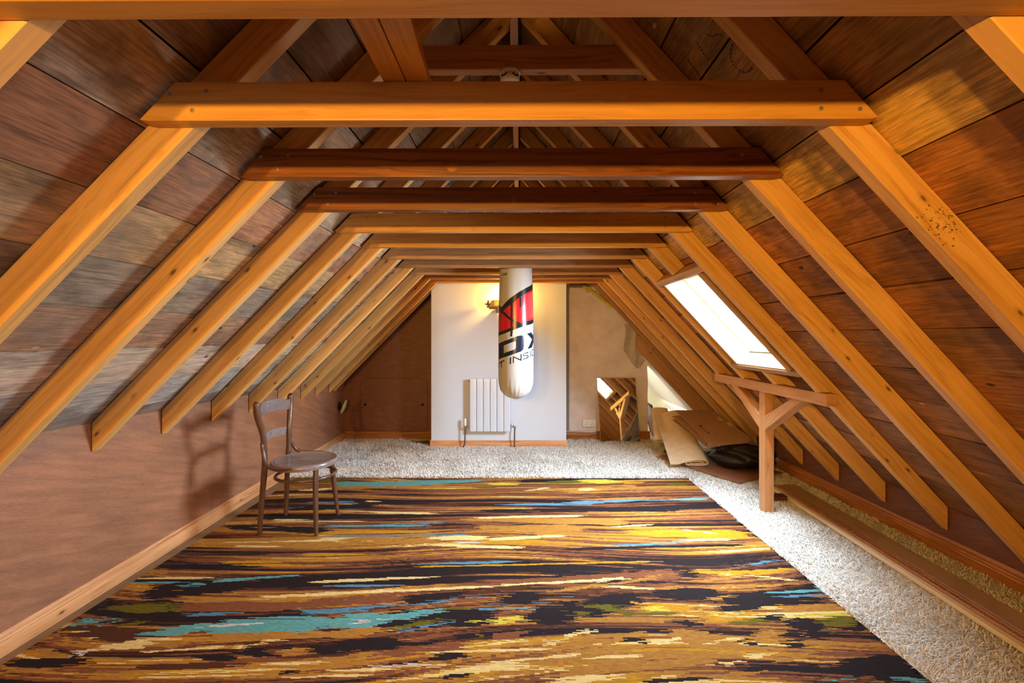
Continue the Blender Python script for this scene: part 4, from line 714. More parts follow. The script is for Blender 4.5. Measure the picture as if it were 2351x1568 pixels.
def wrapped(polys, off):
    """flat print shapes (degrees round the front, height) wrapped on the bag"""
    bm = NB(); lay = bm.verts.layers.int.new('done')
    for pl in polys:
        vs = [bm.verts.new((math.radians(a)*.165, h, 0)) for a, h in pl]; f = bm.faces.new(vs); bmesh.ops.triangulate(bm, faces=[f])
    for _ in range(5):
        es = [e for e in bm.edges if e.calc_length() > .022]
        if not es: break
        bmesh.ops.subdivide_edges(bm, edges=es, cuts=1); bmesh.ops.triangulate(bm, faces=[f for f in bm.faces if len(f.verts) > 3])
    for v in bm.verts:
        a = v.co.x/.165; h = v.co.y; r = RB(h)+off; v.co = (BX+r*math.sin(a), BY-r*math.cos(a), h)
    return bm
def strk(a, b, w):
    w *= 1.2
    (a0, h0), (a1, h1) = a, b; k = math.radians(1)*.165; d = Vector((k*(a1-a0), h1-h0)); p = Vector((-d.y, d.x)).normalized()*w/2; d = d.normalized()*w*.3
    q = lambda a_, h_, s, e: (a_+(p.x*s+d.x*e)/k, h_+p.y*s+d.y*e)
    return [q(a0, h0, -1, -1), q(a1, h1, -1, 1), q(a1, h1, 1, 1), q(a0, h0, 1, -1)]
BPOLY = {'red1': [(-43.3, 1.5524), (-10.0, 1.6213), (18.2, 1.6836), (39.5, 1.7183), (77.3, 1.7607), (77.3, 1.4819), (39.5, 1.4567), (14.9, 1.4384), (-13.2, 1.4814)], 'red2': [(-81.3, 1.5534), (-47.8, 1.5269), (-26.3, 1.4819), (-6.9, 1.4383), (-1.3, 1.4168), (-16.4, 1.3955), (-41.3, 1.3702), (-81.3, 1.3511)], 'blk_up': [(77.3, 1.8094), (39.5, 1.7668), (14.9, 1.729), (-6.9, 1.6873), (-26.3, 1.6474), (-52.6, 1.5867), (-81.3, 1.6315), (-81.3, 1.5561), (-47.8, 1.5269), (-26.3, 1.4819), (-6.9, 1.4383), (-1.3, 1.4168), (14.9, 1.4384), (-13.2, 1.4814), (-43.3, 1.5524), (-29.8, 1.5813), (-10.0, 1.6213), (18.2, 1.6836), (39.5, 1.7183), (77.3, 1.7607)], 'blk_low': [(-81.3, 1.3511), (-41.3, 1.3702), (-16.4, 1.3955), (-0.7, 1.4168), (14.9, 1.4384), (39.5, 1.4567), (78.8, 1.4821), (78.8, 1.4449), (39.5, 1.4203), (11.8, 1.3972), (-16.4, 1.3654), (-41.3, 1.3398), (-81.3, 1.3164)], 'D_out': [(-73.0, 1.2476), (-26.3, 1.2854), (5.5, 1.3198), (19.8, 1.3276), (25.5, 1.3181), (27.2, 1.2923), (26.9, 1.2276), (24.1, 1.1993), (16.6, 1.1806), (-26.3, 1.1371), (-73.0, 1.1002)], 'D_in': [(-41.3, 1.2332), (-3.8, 1.2726), (-0.1, 1.2726), (0.9, 1.2666), (0.6, 1.2151), (-1.9, 1.2014), (-41.3, 1.1621)], 'X': [(37.5, 1.3424), (58.4, 1.3558), (73.6, 1.3226), (78.8, 1.3226), (78.8, 1.2429), (73.6, 1.2432), (63.5, 1.2155), (39.5, 1.2012), (61.5, 1.2831)]}
BSTR = {'drips': [((-12.8, 1.6145), (-12.8, 1.3525), 0.0146), ((-13.2, 1.3525), (-14.1, 1.3224), 0.0146), ((15.3, 1.6705), (14.9, 1.5863), 0.0112), ((24.1, 1.6868), (23.8, 1.5989), 0.0086), ((-56.9, 1.5279), (-57.4, 1.4694), 0.006), ((-66.7, 1.5186), (-66.7, 1.45), 0.0043)], 'text': [((-63.7, 1.0707), (-39.6, 1.0964), 0.0095), ((-51.1, 1.0812), (-52.6, 1.0348), 0.0086), ((-81.3, 1.0742), (-81.3, 1.0165), 0.0069), ((-68.3, 1.0762), (-74.1, 1.0179), 0.0052), ((-16.4, 1.1238), (-17.0, 1.0688), 0.0095), ((-6.9, 1.1335), (-7.2, 1.0794), 0.0086), ((-6.9, 1.1318), (16.9, 1.1014), 0.0086), ((16.9, 1.1548), (16.9, 1.0997), 0.0077), ((42.7, 1.1707), (28.3, 1.1612), 0.0077), ((28.3, 1.1612), (24.1, 1.1502), 0.0077), ((24.1, 1.1502), (26.9, 1.1388), 0.0077), ((26.9, 1.1388), (39.5, 1.1449), 0.0077), ((39.5, 1.1449), (43.6, 1.1342), 0.0077), ((43.6, 1.1342), (39.5, 1.1207), 0.0077), ((39.5, 1.1207), (24.1, 1.1097), 0.0077), ((56.1, 1.1828), (55.5, 1.1304), 0.006), ((65.6, 1.1908), (64.9, 1.1382), 0.006), ((65.6, 1.1908), (77.3, 1.1961), 0.006), ((64.9, 1.1382), (77.3, 1.143), 0.006)], 'holes': [((-48.2, 1.8992), (-48.7, 1.8784), 0.0086), ((-40.4, 1.8987), (-40.8, 1.8798), 0.0086), ((-33.8, 1.8988), (-34.2, 1.8799), 0.0086), ((-57.4, 1.8969), (-58.0, 1.8778), 0.0043), ((-59.8, 1.8557), (-53.6, 1.8555), 0.0043), ((-59.8, 1.8346), (-53.6, 1.8346), 0.0043), ((-59.8, 1.8119), (-53.6, 1.8119), 0.0043), ((-59.8, 1.7891), (-53.6, 1.7892), 0.0034), ((-59.8, 1.7646), (-53.6, 1.7648), 0.0034), ((-56.3, 1.7253), (-56.3, 1.7183), 0.0043), ((-56.3, 1.7026), (-56.3, 1.6956), 0.0043), ((-56.3, 1.6798), (-56.3, 1.6728), 0.0043), ((-56.3, 1.6589), (-56.3, 1.6519), 0.0043), ((-56.3, 1.6379), (-56.3, 1.6309), 0.0043)]}
BPOLY['red1'][4] = (100, 1.80); BPOLY['red1'][5] = (100, 1.50); BPOLY['red2'][0] = (-100, 1.60); BPOLY['red2'][-1] = (-100, 1.335)
def linkp(name, bm, m, par): return link_bm(name, bm, m, par, smooth=True)
pr = linkp('red_print', wrapped([BPOLY['red1'], BPOLY['red2']], .0007), 'red', bag)
bu = BPOLY['blk_up']
up_r = bu[0:6]+[(-46.0, 1.562), bu[14], bu[15], bu[16], bu[17], bu[18], bu[19]]
up_r = [(100, 1.845)]+bu[0:6]+bu[14:20]+[(100, 1.80)]
up_l = [(-100, 1.675), bu[6], bu[5], bu[14], bu[13], bu[12], bu[11], bu[10], bu[9], bu[8], bu[7], (-100, 1.605)]
lo = [(-100, 1.340)]+BPOLY['blk_low'][0:7]+[(100, 1.50), (100, 1.463)]+BPOLY['blk_low'][7:]+[(-100, 1.302)]
linkp('black_band', wrapped([up_r], .0013), 'black', bag); linkp('black_band', wrapped([up_l], .0016), 'black', bag); linkp('black_band', wrapped([lo], .0013), 'black', bag)
linkp('paint_drips', wrapped([strk(*s) for s in BSTR['drips']], .0019), 'black', bag)
dots = []
for i in range(13):
    for j in range(46):
        a = 28+i*5.2+(j % 2)*2.6; h = 1.43+j*.0075
        lo_ = 1.462+.0007*(a-40); hi_ = 1.715+.0011*(a-40)
        if a > 92 or not (lo_+.008 < h < hi_-.010) or (i < 3 and (i*5+j*7) % 4 < 2-i//2): continue
        r = .0009+.0019*min(1, (a-26)/45); k = math.degrees(r/.165)
        dots.append([(a-k, h), (a, h-r), (a+k, h), (a, h+r)])
linkp('halftone_dots', wrapped(dots, .0012), 'dots', bag)
do = BPOLY['D_out']; di = BPOLY['D_in']
D1 = [do[0], do[1], di[0], di[6], do[9], do[10]]          # left bar of the letter
D2 = [do[1], do[2], do[3], do[4], do[5], di[3], di[2], di[1], di[0]]
D3 = [do[5], do[6], do[7], do[8], do[9], di[6], di[5], di[4], di[3]]
linkp('letter', wrapped([D1, D2, D3], .0009), 'navy', bag)
linkp('letter', wrapped([[(37.5, 1.3424), (58.4, 1.3558), (112, 1.25), (90, 1.235)], [(39.5, 1.2012), (63.5, 1.2155), (112, 1.40), (90, 1.385)]], .0009), 'navy', bag)
ltr = [[0, 1], [2], [3], [4], [5, 6, 7], [8, 9, 10, 11, 12, 13, 14], [15], [16, 17, 18]]
for L in ltr: linkp('letter', wrapped([strk(*BSTR['text'][i]) for i in L], .0009), 'navy', bag)
for s in BSTR['holes']: linkp('lace_hole', wrapped([strk(*s)], .0008), 'hole', bag)
bm = NB()
for k in range(4):
    a = math.pi/4+k*math.pi/2; tube(bm, [(BX+.150*math.cos(a), BY+.150*math.sin(a), 1.965), (BX+.145*math.cos(a), BY+.145*math.sin(a), 1.99), (BX+.012*math.cos(a), BY+.012*math.sin(a), 2.030)], .005, 8, 4)
link_bm('hanging_strap', bm, 'black', bag)
bm = NB(); tube(bm, [(BX, 4.03, H+.7385), (BX, 4.59, H+.7385)], .0075, 12, 4); tube(bm, [(BX, BY, H+.735), (BX, BY, 2.026)], .006, 8, 2); link_bm('hanging_bar', bm, 'steel', bag)
bm = NB()
for k in range(5): tube(bm, [(BX+.004*k-.008, BY-.004, .7315), (BX+.009*(k-2), BY-.012, .724), (BX+.012*(k-2), BY-.016, .717+.002*(k % 2))], .0016, 6, 3)
link_bm('frayed_tie', bm, 'vinyl', bag)

# ------------------------------------------------------------------ radiator
F0 = CY
rad = empty('radiator', (-.34, CY-.05, .21), label='white panel radiator on the chimney breast behind the punch bag', cat='radiator')
for k in range(6):
    x0 = -.578+k*.0795; bm = NB(); box(bm, x0+.0022, x0+.0772, CY-.098, CY-.052, .208, .826); bev(bm, .008, 3)
    for q in (.022, .040, .058): tube(bm, [(x0+q, CY-.0985, .235), (x0+q, CY-.0985, .80)], .0022, 6, 2)
    link_bm('panel', bm, 'white_gloss', rad, smooth=True)
bm = NB(); box(bm, -.574, -.106, CY-.052, CY-.034, .24, .27); box(bm, -.574, -.106, CY-.052, CY-.034, .77, .80); box(bm, -.50, -.46, CY-.04, CY-.0005, .3, .78); box(bm, -.22, -.18, CY-.04, CY-.0005, .3, .78)
link_bm('manifold', bm, 'white_gloss', rad)
bm = NB(); lathe(bm, [(0, 0), (.007, 0), (.007, .012), (.004, .016), (0, .016)], (-.579, CY-.075, .79), (-1, 0, 0), 12); link_bm('bleed_valve', bm, 'steel', rad, smooth=True)
for xv, sgn, xe in ((-.632, 1, -.578), (-.052, -1, -.101)):
    bm = NB(); tube(bm, [(xv, CY-.075, .262), (xe, CY-.075, .262)], .009, 12, 2); lathe(bm, [(.011, 0), (.0135, .004), (.0135, .016), (.011, .02)], (xv+sgn*.022, CY-.075, .262), (1, 0, 0), 8)
    lathe(bm, [(.010, 0), (.0125, .006), (.0125, .028), (.010, .036)], (xv, CY-.075, .240), (0, 0, 1), 14); v = link_bm('valve', bm, 'steel', rad, smooth=True)
    bm = NB(); lathe(bm, [(0, .36), (.012, .36), (.0145, .352), (.0150, .33), (.0165, .305), (.0165, .284), (.013, .276)][::-1] if sgn == 1 else [(0, .318), (.012, .318), (.0135, .310), (.0145, .285), (.013, .276)][::-1], (xv, CY-.075, 0), (0, 0, 1), 20); link_bm('valve_cap', bm, 'white_plastic', v, smooth=True)
    bm = NB(); ex = -.02 if sgn == 1 else 0
    tube(bm, [(xv, CY-.075, .245), (xv-.003, CY-.075, .14), (xv-.004+ex*.2, CY-.075, .06), (xv-.006+ex, CY-.07, .022), (xv-.008+ex*2, CY-.065, .004)], .0075, 12, 6); link_bm('pipe', bm, 'copper', rad, smooth=True)

# ------------------------------------------------------------------ double wall sconce, one arm with the lit bulb hidden behind the bag
sc = empty('wall_sconce', (-.20, CY, H+.39), label='small brass and oak double wall sconce beside the punch bag, lit on its hidden arm', cat='wall lamp')
sx = -.252; sz = H+.355
bm = NB(); box(bm, sx-.060, sx+.060, CY-.022, CY, sz+.005, sz+.080); bev(bm, .012, 3); link_bm('back_plate', bm, 'brass', sc, smooth=True)
bm = NB(); box(bm, sx-.020, sx+.020, CY-.10, CY-.018, sz-.075, sz+.0); bev(bm, .006, 2); link_bm('bracket', bm, 'oldwood', sc)
bm = NB(); box(bm, sx-.125, sx+.125, CY-.115, CY-.085, sz-.020, sz+.003); box(bm, sx-.10, sx+.10, CY-.112, CY-.088, sz-.036, sz-.02); bev(bm, .003, 2); link_bm('arm', bm, 'oldwood', sc)
for sgn in (-1, 1):
    cx_ = sx+sgn*.105; cy_ = CY-.10
    bm = NB(); lathe(bm, [(0, .0), (.012, .0), (.018, .006), (.050, .022), (.056, .028), (.052, .027), (.02, .016), (0, .016)], (cx_, cy_, sz+.002), (0, 0, 1), 28); dsh = link_bm('drip_dish', bm, 'brass', sc, smooth=True)
    bm = NB(); lathe(bm, [(0, .016), (.012, .016), (.018, .03), (.019, .045), (.014, .055), (.011, .058), (.011, .066), (.013, .067), (.013, .071), (.008, .072), (0, .072)], (cx_, cy_, sz), (0, 0, 1), 20); link_bm('lamp_holder', bm, 'brass' , dsh, smooth=True)
    if sgn > 0:
        bm = NB(); lathe(bm, [(0, .072), (.010, .074), (.017, .088), (.019, .105), (.013, .125), (.004, .145), (0, .148)], (cx_, cy_, sz), (0, 0, 1), 20); link_bm('bulb', bm, 'bulb', dsh, smooth=True)
BULB = (sx+.105, CY-.10, sz+.11)
# ------------------------------------------------------------------ socket, mirror
so = empty('wall_socket', (.885, YF, .22), label='white double power socket low on the bare plaster wall', cat='power socket')
bm = NB(); box(bm, .806, .970, YF-.030, YF-.0005, .172, .268); bev(bm, .006, 2); pl_ = link_bm('face_plate', bm, 'white_plastic', so, smooth=True)
for xo in (.847, .929):
    bm = NB()
    for (ddx, ddz, w_, h_) in ((0, .012, .006, .009), (-.014, -.012, .009, .005), (.014, -.012, .009, .005)): box(bm, xo+ddx-w_/2, xo+ddx+w_/2, YF-.0312, YF-.0295, .212+ddz-h_/2, .212+ddz+h_/2)
    link_bm('pin_holes', bm, 'hole', pl_)
    bm = NB(); box(bm, xo-.008+(.02 if xo < .9 else -.02), xo+.008+(.02 if xo < .9 else -.02), YF-.034, YF-.0298, .236, .254); bev(bm, .002); link_bm('switch', bm, 'white_plastic', pl_)
mi_ = empty('wall_mirror', (1.24, 5.70, .02), label='rectangular mirror leaning on the plaster wall, reflecting the rafters and post', cat='mirror')
MB = [(1.012, 5.655, .012), (1.502, 5.660, .012)]; MT = [(.985, 5.785, .790), (1.470, 5.788, .790)]
def mir(off): return [Vector(p)+Vector((0, off, off*.16)) for p in (MB[0], MB[1], MT[1], MT[0])]
bm = NB(); quadbox(bm, mir(.006)+mir(0.0)); link_bm('backing', bm, 'frame_dark', mi_)
bm = NB(); vs = [bm.verts.new(p) for p in mir(-.0008)]; bm.faces.new(vs); link_bm('mirror_glass', bm, 'mirror', mi_)
bm = NB(); q = mir(-.0012)
for a, b in ((0, 1), (1, 2), (2, 3), (3, 0)): tube(bm, [q[a], q[b]], .0022, 6, 1)
link_bm('edge_strip', bm, 'steel', mi_)
# hatch in the brown gable panel
ha = empty('access_hatch', (-1.6, YF, .42), label='rounded brown hatch panel with two finger holes in the far gable', cat='hatch')
bm = NB(); pts = []
hx0, hx1, hz0, hz1, r = -2.03, -1.168, .11, .783, .085
for cx_, cz_, a0 in ((hx1-r, hz1-r, 0), (hx0+r, hz1-r, 90), (hx0+r, hz0+r, 180), (hx1-r, hz0+r, 270)):
    pts += [(cx_+r*math.cos(math.radians(a0+q*15)), cz_+r*math.sin(math.radians(a0+q*15))) for q in range(7)]
prism(bm, pts, YF-.0035, YF-.0006); link_bm('panel', bm, 'hard_far', ha)
bm = NB(); tube(bm, [(x, YF-.0025, z) for x, z in pts], .0022, 6, closed=True); link_bm('shadow_gap', bm, 'thin_line', ha)
for hx in (-1.965, -1.232):
    bm = NB(); lathe(bm, [(0, 0), (.017, 0), (.0175, .0006), (0, .001)], (hx, YF-.0034, .449), (0, -1, 0), 20); link_bm('finger_hole', bm, 'hole', ha)
# pale green rubber flap poking out of the knee wall by the far corner
gr = empty('pipe_end', (-2.2, 5.6, .45), label='pale green pipe end poking from the brown wall near the far corner', cat='pipe')
bm = NB(); tube(bm, [(-2.205, 5.61, .365), (-2.180, 5.60, .405), (-2.150, 5.59, .465), (-2.125, 5.58, .535)], [.010, .026, .028, .012], 12, 5, flat=.55); link_bm('rubber_sleeve', bm, 'green', gr, smooth=True)
bm = NB(); lathe(bm, [(0, 0), (.05, 0), (.055, .004), (0, .006)], (-2.2295, 5.62, .455), (1, .025, 0), 20); link_bm('dark_hole', bm, 'hole', gr)

# ------------------------------------------------------------------ T-shaped prop under the rafters
pp = empty('timber_prop', (1.85, 3.41, 0), label='T-shaped redwood post with two braces holding up the window-side rafters', cat='post')
bz0, bz1 = H-.409, H-.336
bm = NB(); box(bm, 1.812, 1.884, 3.376, 3.452, .002, bz0); bev(bm, .004, 2); link_bm('post', bm, 'pine_post', pp, mw=frame((1.85, 3.41, .4), (0, 0, 1), (1, 0, 0)))
bm = NB(); box(bm, 1.797, 1.868, 2.675, 4.20, bz0, bz1); bev(bm, .004, 2); link_bm('head_beam', bm, 'pine_post', pp, mw=frame((1.83, 3.4, bz0), (0, 1, 0)))
for sgn, yp, ye in ((-1, 3.376, 2.985), (1, 3.452, 3.86)):
    bm = NB(); d_ = .078
    a = [(yp, H-.66-.03), (yp, H-.66+.075), (ye+sgn*-.055, bz0), (ye+sgn*.055, bz0)]
    A = [bm.verts.new((1.8125, y, z)) for y, z in a]; B = [bm.verts.new((1.8835, y, z)) for y, z in a]
    bm.faces.new(A); bm.faces.new(B[::-1])
    for i in range(4): bm.faces.new((A[i], B[i], B[(i+1) % 4], A[(i+1) % 4]))
    bev(bm, .003); link_bm('brace', bm, 'pine_post', pp, mw=frame((1.84, yp, H-.66), (0, ye-yp, .3)))

# ------------------------------------------------------------------ heap below the opening
CT = .030                                                # top of the carpet pile
u_ = Vector((.878, .478, 0)); w_ = Vector((-.478, .878, 0)); c0 = Vector((1.936, 4.006, CT-.004))
bm = NB(); a = [c0, c0+u_*.62, c0+u_*.62+w_*.985, c0+w_*.985]
quadbox(bm, [p for p in a]+[p+Vector((0, 0, .013)) for p in a]); bev(bm, .002)
link_bm('hardboard_sheet', bm, 'hard', mw=frame(c0, w_), label='loose brown hardboard panel lying on the white carpet under the heap', cat='board')
BT = CT+.0095
def sheet_roll(name, prof, p0, p1, th, mat, label, grp=None, up=(0, 0, 1), sag=0.0, twist=0.0, end_scale=1.0):
    """a sheet folded or rolled: profile (across, height) swept from p0 to p1"""
    p0, p1 = Vector(p0), Vector(p1); d = (p1-p0).normalized(); side = d.cross(Vector(up)).normalized(); upv = side.cross(d).normalized()
    bm = NB(); pr_ = catmull([(a, b, 0) for a, b in prof], 6); n_ = len(pr_); out = []
    for i, p in enumerate(pr_):
        tg = (pr_[min(i+1, n_-1)]-pr_[max(i-1, 0)]).normalized(); out.append((p, Vector((-tg.y, tg.x, 0))))
    R = []; NS = 10
    for k in range(NS+1):
        s = k/NS; c_ = p0.lerp(p1, s)-Vector((0, 0, sag*math.sin(math.pi*s))); f_ = 1+(end_scale-1)*s
        row = [(c_+side*((p+nn*h_).x*f_)+upv*((p+nn*h_).y*f_)) for h_ in (-th/2, th/2) for p, nn in out]
        R.append([bm.verts.new(q_) for q_ in row])
    for k in range(NS):
        A, B = R[k], R[k+1]
        for i in range(n_-1):
            bm.faces.new((A[i], A[i+1], B[i+1], B[i])); bm.faces.new((A[n_+i], B[n_+i], B[n_+i+1], A[n_+i+1]))
        bm.faces.new((A[0], B[0], B[n_], A[n_])); bm.faces.new((A[n_-1], A[2*n_-1], B[2*n_-1], B[n_-1]))
    for A in (R[0], R[-1]):
        for i in range(n_-1): bm.faces.new((A[i], A[n_+i], A[n_+i+1], A[i+1]))
    return link_bm(name, bm, mat, mw=frame(p0, d), smooth=True, label=label, cat='underlay', group=grp, kind='thing')
rollp = [(-.245, -.012), (-.17, -.006), (-.10, .022), (-.02, .044), (.06, .046), (.105, .028), (.108, .002), (.07, -.016), (-.02, -.020), (-.085, -.012), (-.098, .006), (-.075, .024), (-.01, .032), (.05, .028), (.068, .010), (.04, -.004), (-.03, -.007), (-.06, .000)]
sheet_roll('underlay_sheet', rollp, (1.735, 4.47, BT+.028), (1.80, 5.30, .42), .008, 'underlay', 'big pale beige underlay sheet folded into a flat roll on the brown panel', 'folded underlay', end_scale=.9)
foldp = [(-.10, .0), (-.04, .012), (.04, .012), (.085, .0), (.09, -.022), (.05, -.034), (-.04, -.034), (-.09, -.026)]
sheet_roll('underlay_sheet', foldp, (1.605, 5.06, .165), (1.675, 5.44, .46), .010, 'underlay', 'smaller folded beige underlay piece between the dark frame and big roll', 'folded underlay', end_scale=.95)
fold2 = [(.07, .03), (.0, .036), (-.06, .02), (-.07, -.01), (-.03, -.03), (.05, -.03)]
sheet_roll('underlay_sheet', fold2, (1.635, 4.93, .075), (1.72, 5.45, .12), .010, 'underlay_grey', 'grey-brown folded underlay scrap on the carpet under the beige pieces', 'folded underlay')
# dark framed picture leaning at the corner of the opening
pf = empty('picture_frame', (1.75, 5.8, .03), label='dark framed picture leaning edge-on beside the opening to the next room', cat='picture frame')
q0 = [Vector((1.765, 5.72, CT)), Vector((1.78, 6.16, CT)), Vector((1.672, 6.16, .45)), Vector((1.660, 5.72, .45))]
nn = (q0[1]-q0[0]).cross(q0[3]-q0[0]).normalized()
bm = NB(); quadbox(bm, [p+nn*.004 for p in q0]+[p-nn*.004 for p in q0]); link_bm('backing', bm, 'dark_card', pf)
bm = NB()
for a, b in ((0, 1), (1, 2), (2, 3), (3, 0)): bar(bm, q0[a], q0[b], .024, .018, nn)
link_bm('frame_moulding', bm, 'frame_dark', pf)
# flattened cardboard box
cb = empty('cardboard_box', (1.95, 4.8, .3), label='flattened brown cardboard box with a hand slot on top of the heap', cat='cardboard box')
K = [Vector((1.842, 4.46, .268)), Vector((2.262, 4.45, .312)), Vector((2.185, 5.16, .480)), Vector((1.752, 5.12, .485))]
nk = (K[1]-K[0]).cross(K[3]-K[0]).normalized()
def sheet(K, th, lift, name, par, mats='cardboard', bend=0.0):
    bm = NB(); n1 = 12; G = []
    for d in (0, th):
        G.append([[bm.verts.new(K[0].lerp(K[1], i/n1).lerp(K[3].lerp(K[2], i/n1), j/n1)+nk*(lift+d+bend*math.sin(math.pi*j/n1))) for j in range(n1+1)] for i in range(n1+1)])
    A, B = G
    for i in range(n1):
        for j in range(n1): bm.faces.new((A[i][j], A[i+1][j], A[i+1][j+1], A[i][j+1])); bm.faces.new((B[i][j], B[i][j+1], B[i+1][j+1], B[i+1][j]))
        for r_ in (0, n1):
            bm.faces.new((A[i][r_], A[i+1][r_], B[i+1][r_], B[i][r_])); bm.faces.new((A[r_][i], A[r_][i+1], B[r_][i+1], B[r_][i]))
    return link_bm(name, bm, mats, par)
top = sheet(K, .006, .0, 'top_flap', cb, bend=.012)
K2 = [K[0]+Vector((-.018, .035, 0)), K[1], K[2], K[3]+Vector((-.05, -.05, -.045))]
sheet(K2, .006, -.016, 'inner_fold', cb, bend=.004)
K3 = [K[0]+Vector((-.012, .01, 0)), K[1]+Vector((-.02, .03, 0)), K[2], K[3]+Vector((-.06, -.09, -.06))]
sheet(K3, .006, -.034, 'bottom_flap', cb, 'cardboard_edge')
bm = NB()                                                # front fold joining the layers
e0 = K[0]; e1 = K[1]
quadbox(bm, [e0-nk*.036, e1-nk*.036, e1-nk*.036+Vector((0, .012, 0)), e0-nk*.036+Vector((0, .012, 0)), e0+nk*.006, e1+nk*.006, e1+nk*.006+Vector((0, .012, 0)), e0+nk*.006+Vector((0, .012, 0))]); bev(bm, .003, 2); link_bm('front_fold', bm, 'cardboard', cb)
def onk(u, v, d=.0): return K[0].lerp(K[1], u).lerp(K[3].lerp(K[2], u), v)+nk*(d+.0068+.012*math.sin(math.pi*v))
bm = NB(); vs = [bm.verts.new(onk(u, v)) for u, v in ((.20, .24), (.235, .225), (.255, .24), (.235, .45), (.21, .475), (.18, .455))]; bm.faces.new(vs); link_bm('hand_slot', bm, 'hole', top)
bm = NB(); vs = [bm.verts.new(onk(u, v, .0006)) for u, v in ((.215, .26), (.238, .25), (.222, .42), (.200, .425))]; bm.faces.new(vs); link_bm('slot_flap', bm, 'tape', top)
for (u0, v0, u1, v1, w0) in ((.86, .38, .98, .52, .05), (.80, .56, .92, .72, .05), (.86, .84, .97, .90, .06)):
    bm = NB(); vs = [bm.verts.new(onk(u, v, .0006)) for u, v in ((u0, v0), (u1, v0+.02), (u1, v1), (u0+.02, v1-.02))]; bm.faces.new(vs); link_bm('tape_strip', bm, 'tape', top)
# black bin bag
bm = NB(); bmesh.ops.create_icosphere(bm, subdivisions=5, radius=1)
for v in bm.verts:
    p = v.co.copy(); k = 1+.07*math.sin(p.x*5+p.z*3)+.05*math.sin(p.y*9+p.x*4)+.03*math.sin(p.x*17+p.y*11+p.z*7)+.025*abs(math.sin(p.x*23-p.z*19))
    z = p.z*.104*k; x = p.x*.300*k; y = p.y*.27*k
    z = max(z, -.099)
    if p.x > .2: z *= .92; x *= .98
    v.co = (2.215+x+.03*p.z, 4.52+y, BT+.100+z*(1 if z < 0 else 1.05)-.0*p.x)
link_bm('bin_bag', bm, 'binbag', smooth=True, label='crumpled black plastic bin bag under the cardboard behind the post', cat='bin bag')

# ------------------------------------------------------------------ lengths of timber on the carpet along the window side
def ext_profile(name, prof, y0, y1, x0, x1, mat, **kw):
    bm = NB(); A = [bm.verts.new((x0+u, y0, v)) for u, v in prof]; B = [bm.verts.new((x1+u, y1, v)) for u, v in prof]
    bm.faces.new(A); bm.faces.new(B[::-1])
    for i in range(len(prof)): bm.faces.new((A[i], B[i], B[(i+1) % len(prof)], A[(i+1) % len(prof)]))
    return link_bm(name, bm, mat, mw=frame((x0, y0, prof[0][1]), (x1-x0, y1-y0, 0)), **kw)
z0 = .026
ext_profile('timber_batten', [(0, z0), (.034, z0), (.034, z0+.019), (.002, z0+.019), (0, z0+.017)], 1.35, 3.86, 2.033, 2.131, 'batten', label='long pale pine batten lying on the white carpet along the mouldings', cat='batten')
pm = [(0, z0), (.092, z0), (.092, z0+.010), (.084, z0+.015), (.078, z0+.010), (.068, z0+.012), (.062, z0+.020), (.052, z0+.022), (.044, z0+.016), (.038, z0+.016), (.030, z0+.024), (.016, z0+.024), (.010, z0+.016), (.002, z0+.014)]
mo = ext_profile('timber_moulding', pm, 1.35, 3.90, 2.070, 2.170, 'moulding', label='brown beaded timber moulding lying between the pale batten and flat panel', cat='moulding')
bm = NB(); n_ = 110
for k in range(n_):
    y = 1.45+k*(3.82-1.45)/n_; x = 2.070+.100*(y-1.35)/2.55+.023
    box(bm, x-.009, x+.009, y-.004, y+.006, z0+.022, z0+.0275)
link_bm('dentil_beading', bm, 'moulding', mo, mw=frame((2.15, 2.5, z0), (0, 1, 0)))
ext_profile('hardboard_strip', [(0, z0+.002), (.125, z0+.002), (.125, z0+.010), (0, z0+.010)], 1.35, 3.95, 2.165, 2.267, 'tan_board', label='flat brown board strip lying on the carpet beside the window-side skirting', cat='board')
bx_ = empty('card_box', (2.04, 3.60, CT), label='small dark red flat box on the carpet behind the foot of the post', cat='box')
bm = NB(); box(bm, 1.985, 2.105, 3.585, 3.655, z0+.002, z0+.030); bev(bm, .002); link_bm('box_body', bm, 'dark_red', bx_)
bm = NB(); box(bm, 1.984, 2.106, 3.584, 3.656, z0+.030, z0+.036); link_bm('lid', bm, 'dark_card', bx_)

# black mould specks on the front of the second window-side rafter
bm = NB(); rr = random.Random(8)
for k in range(110):
    s = rr.gauss(0, .032); q = rr.gauss(0, .024); x = 1.245+s*.68+q*.73; z = H+.335-s*.73+q*.68
    if not (H+AIR-SRr*x+.006 < z < H+AR-SRr*x-.006): continue
    r = .0010+.0030*rr.random()**2; bm.faces.new([bm.verts.new((x+r*(.7+.5*rr.random())*math.cos(a*.9), RAFY[1]-.0006, z+r*(.7+.5*rr.random())*math.sin(a*.9))) for a in range(7)])
par = [o for o in COL.objects if o.name.startswith('rafter') and o.get('label', '').startswith('pine rafter on the roof window slope, second')][0]
link_bm('mould_stain', bm, 'mould', par, kind='stuff')
par['label'] = 'pine rafter on the roof window slope with a patch of black mould, second in'
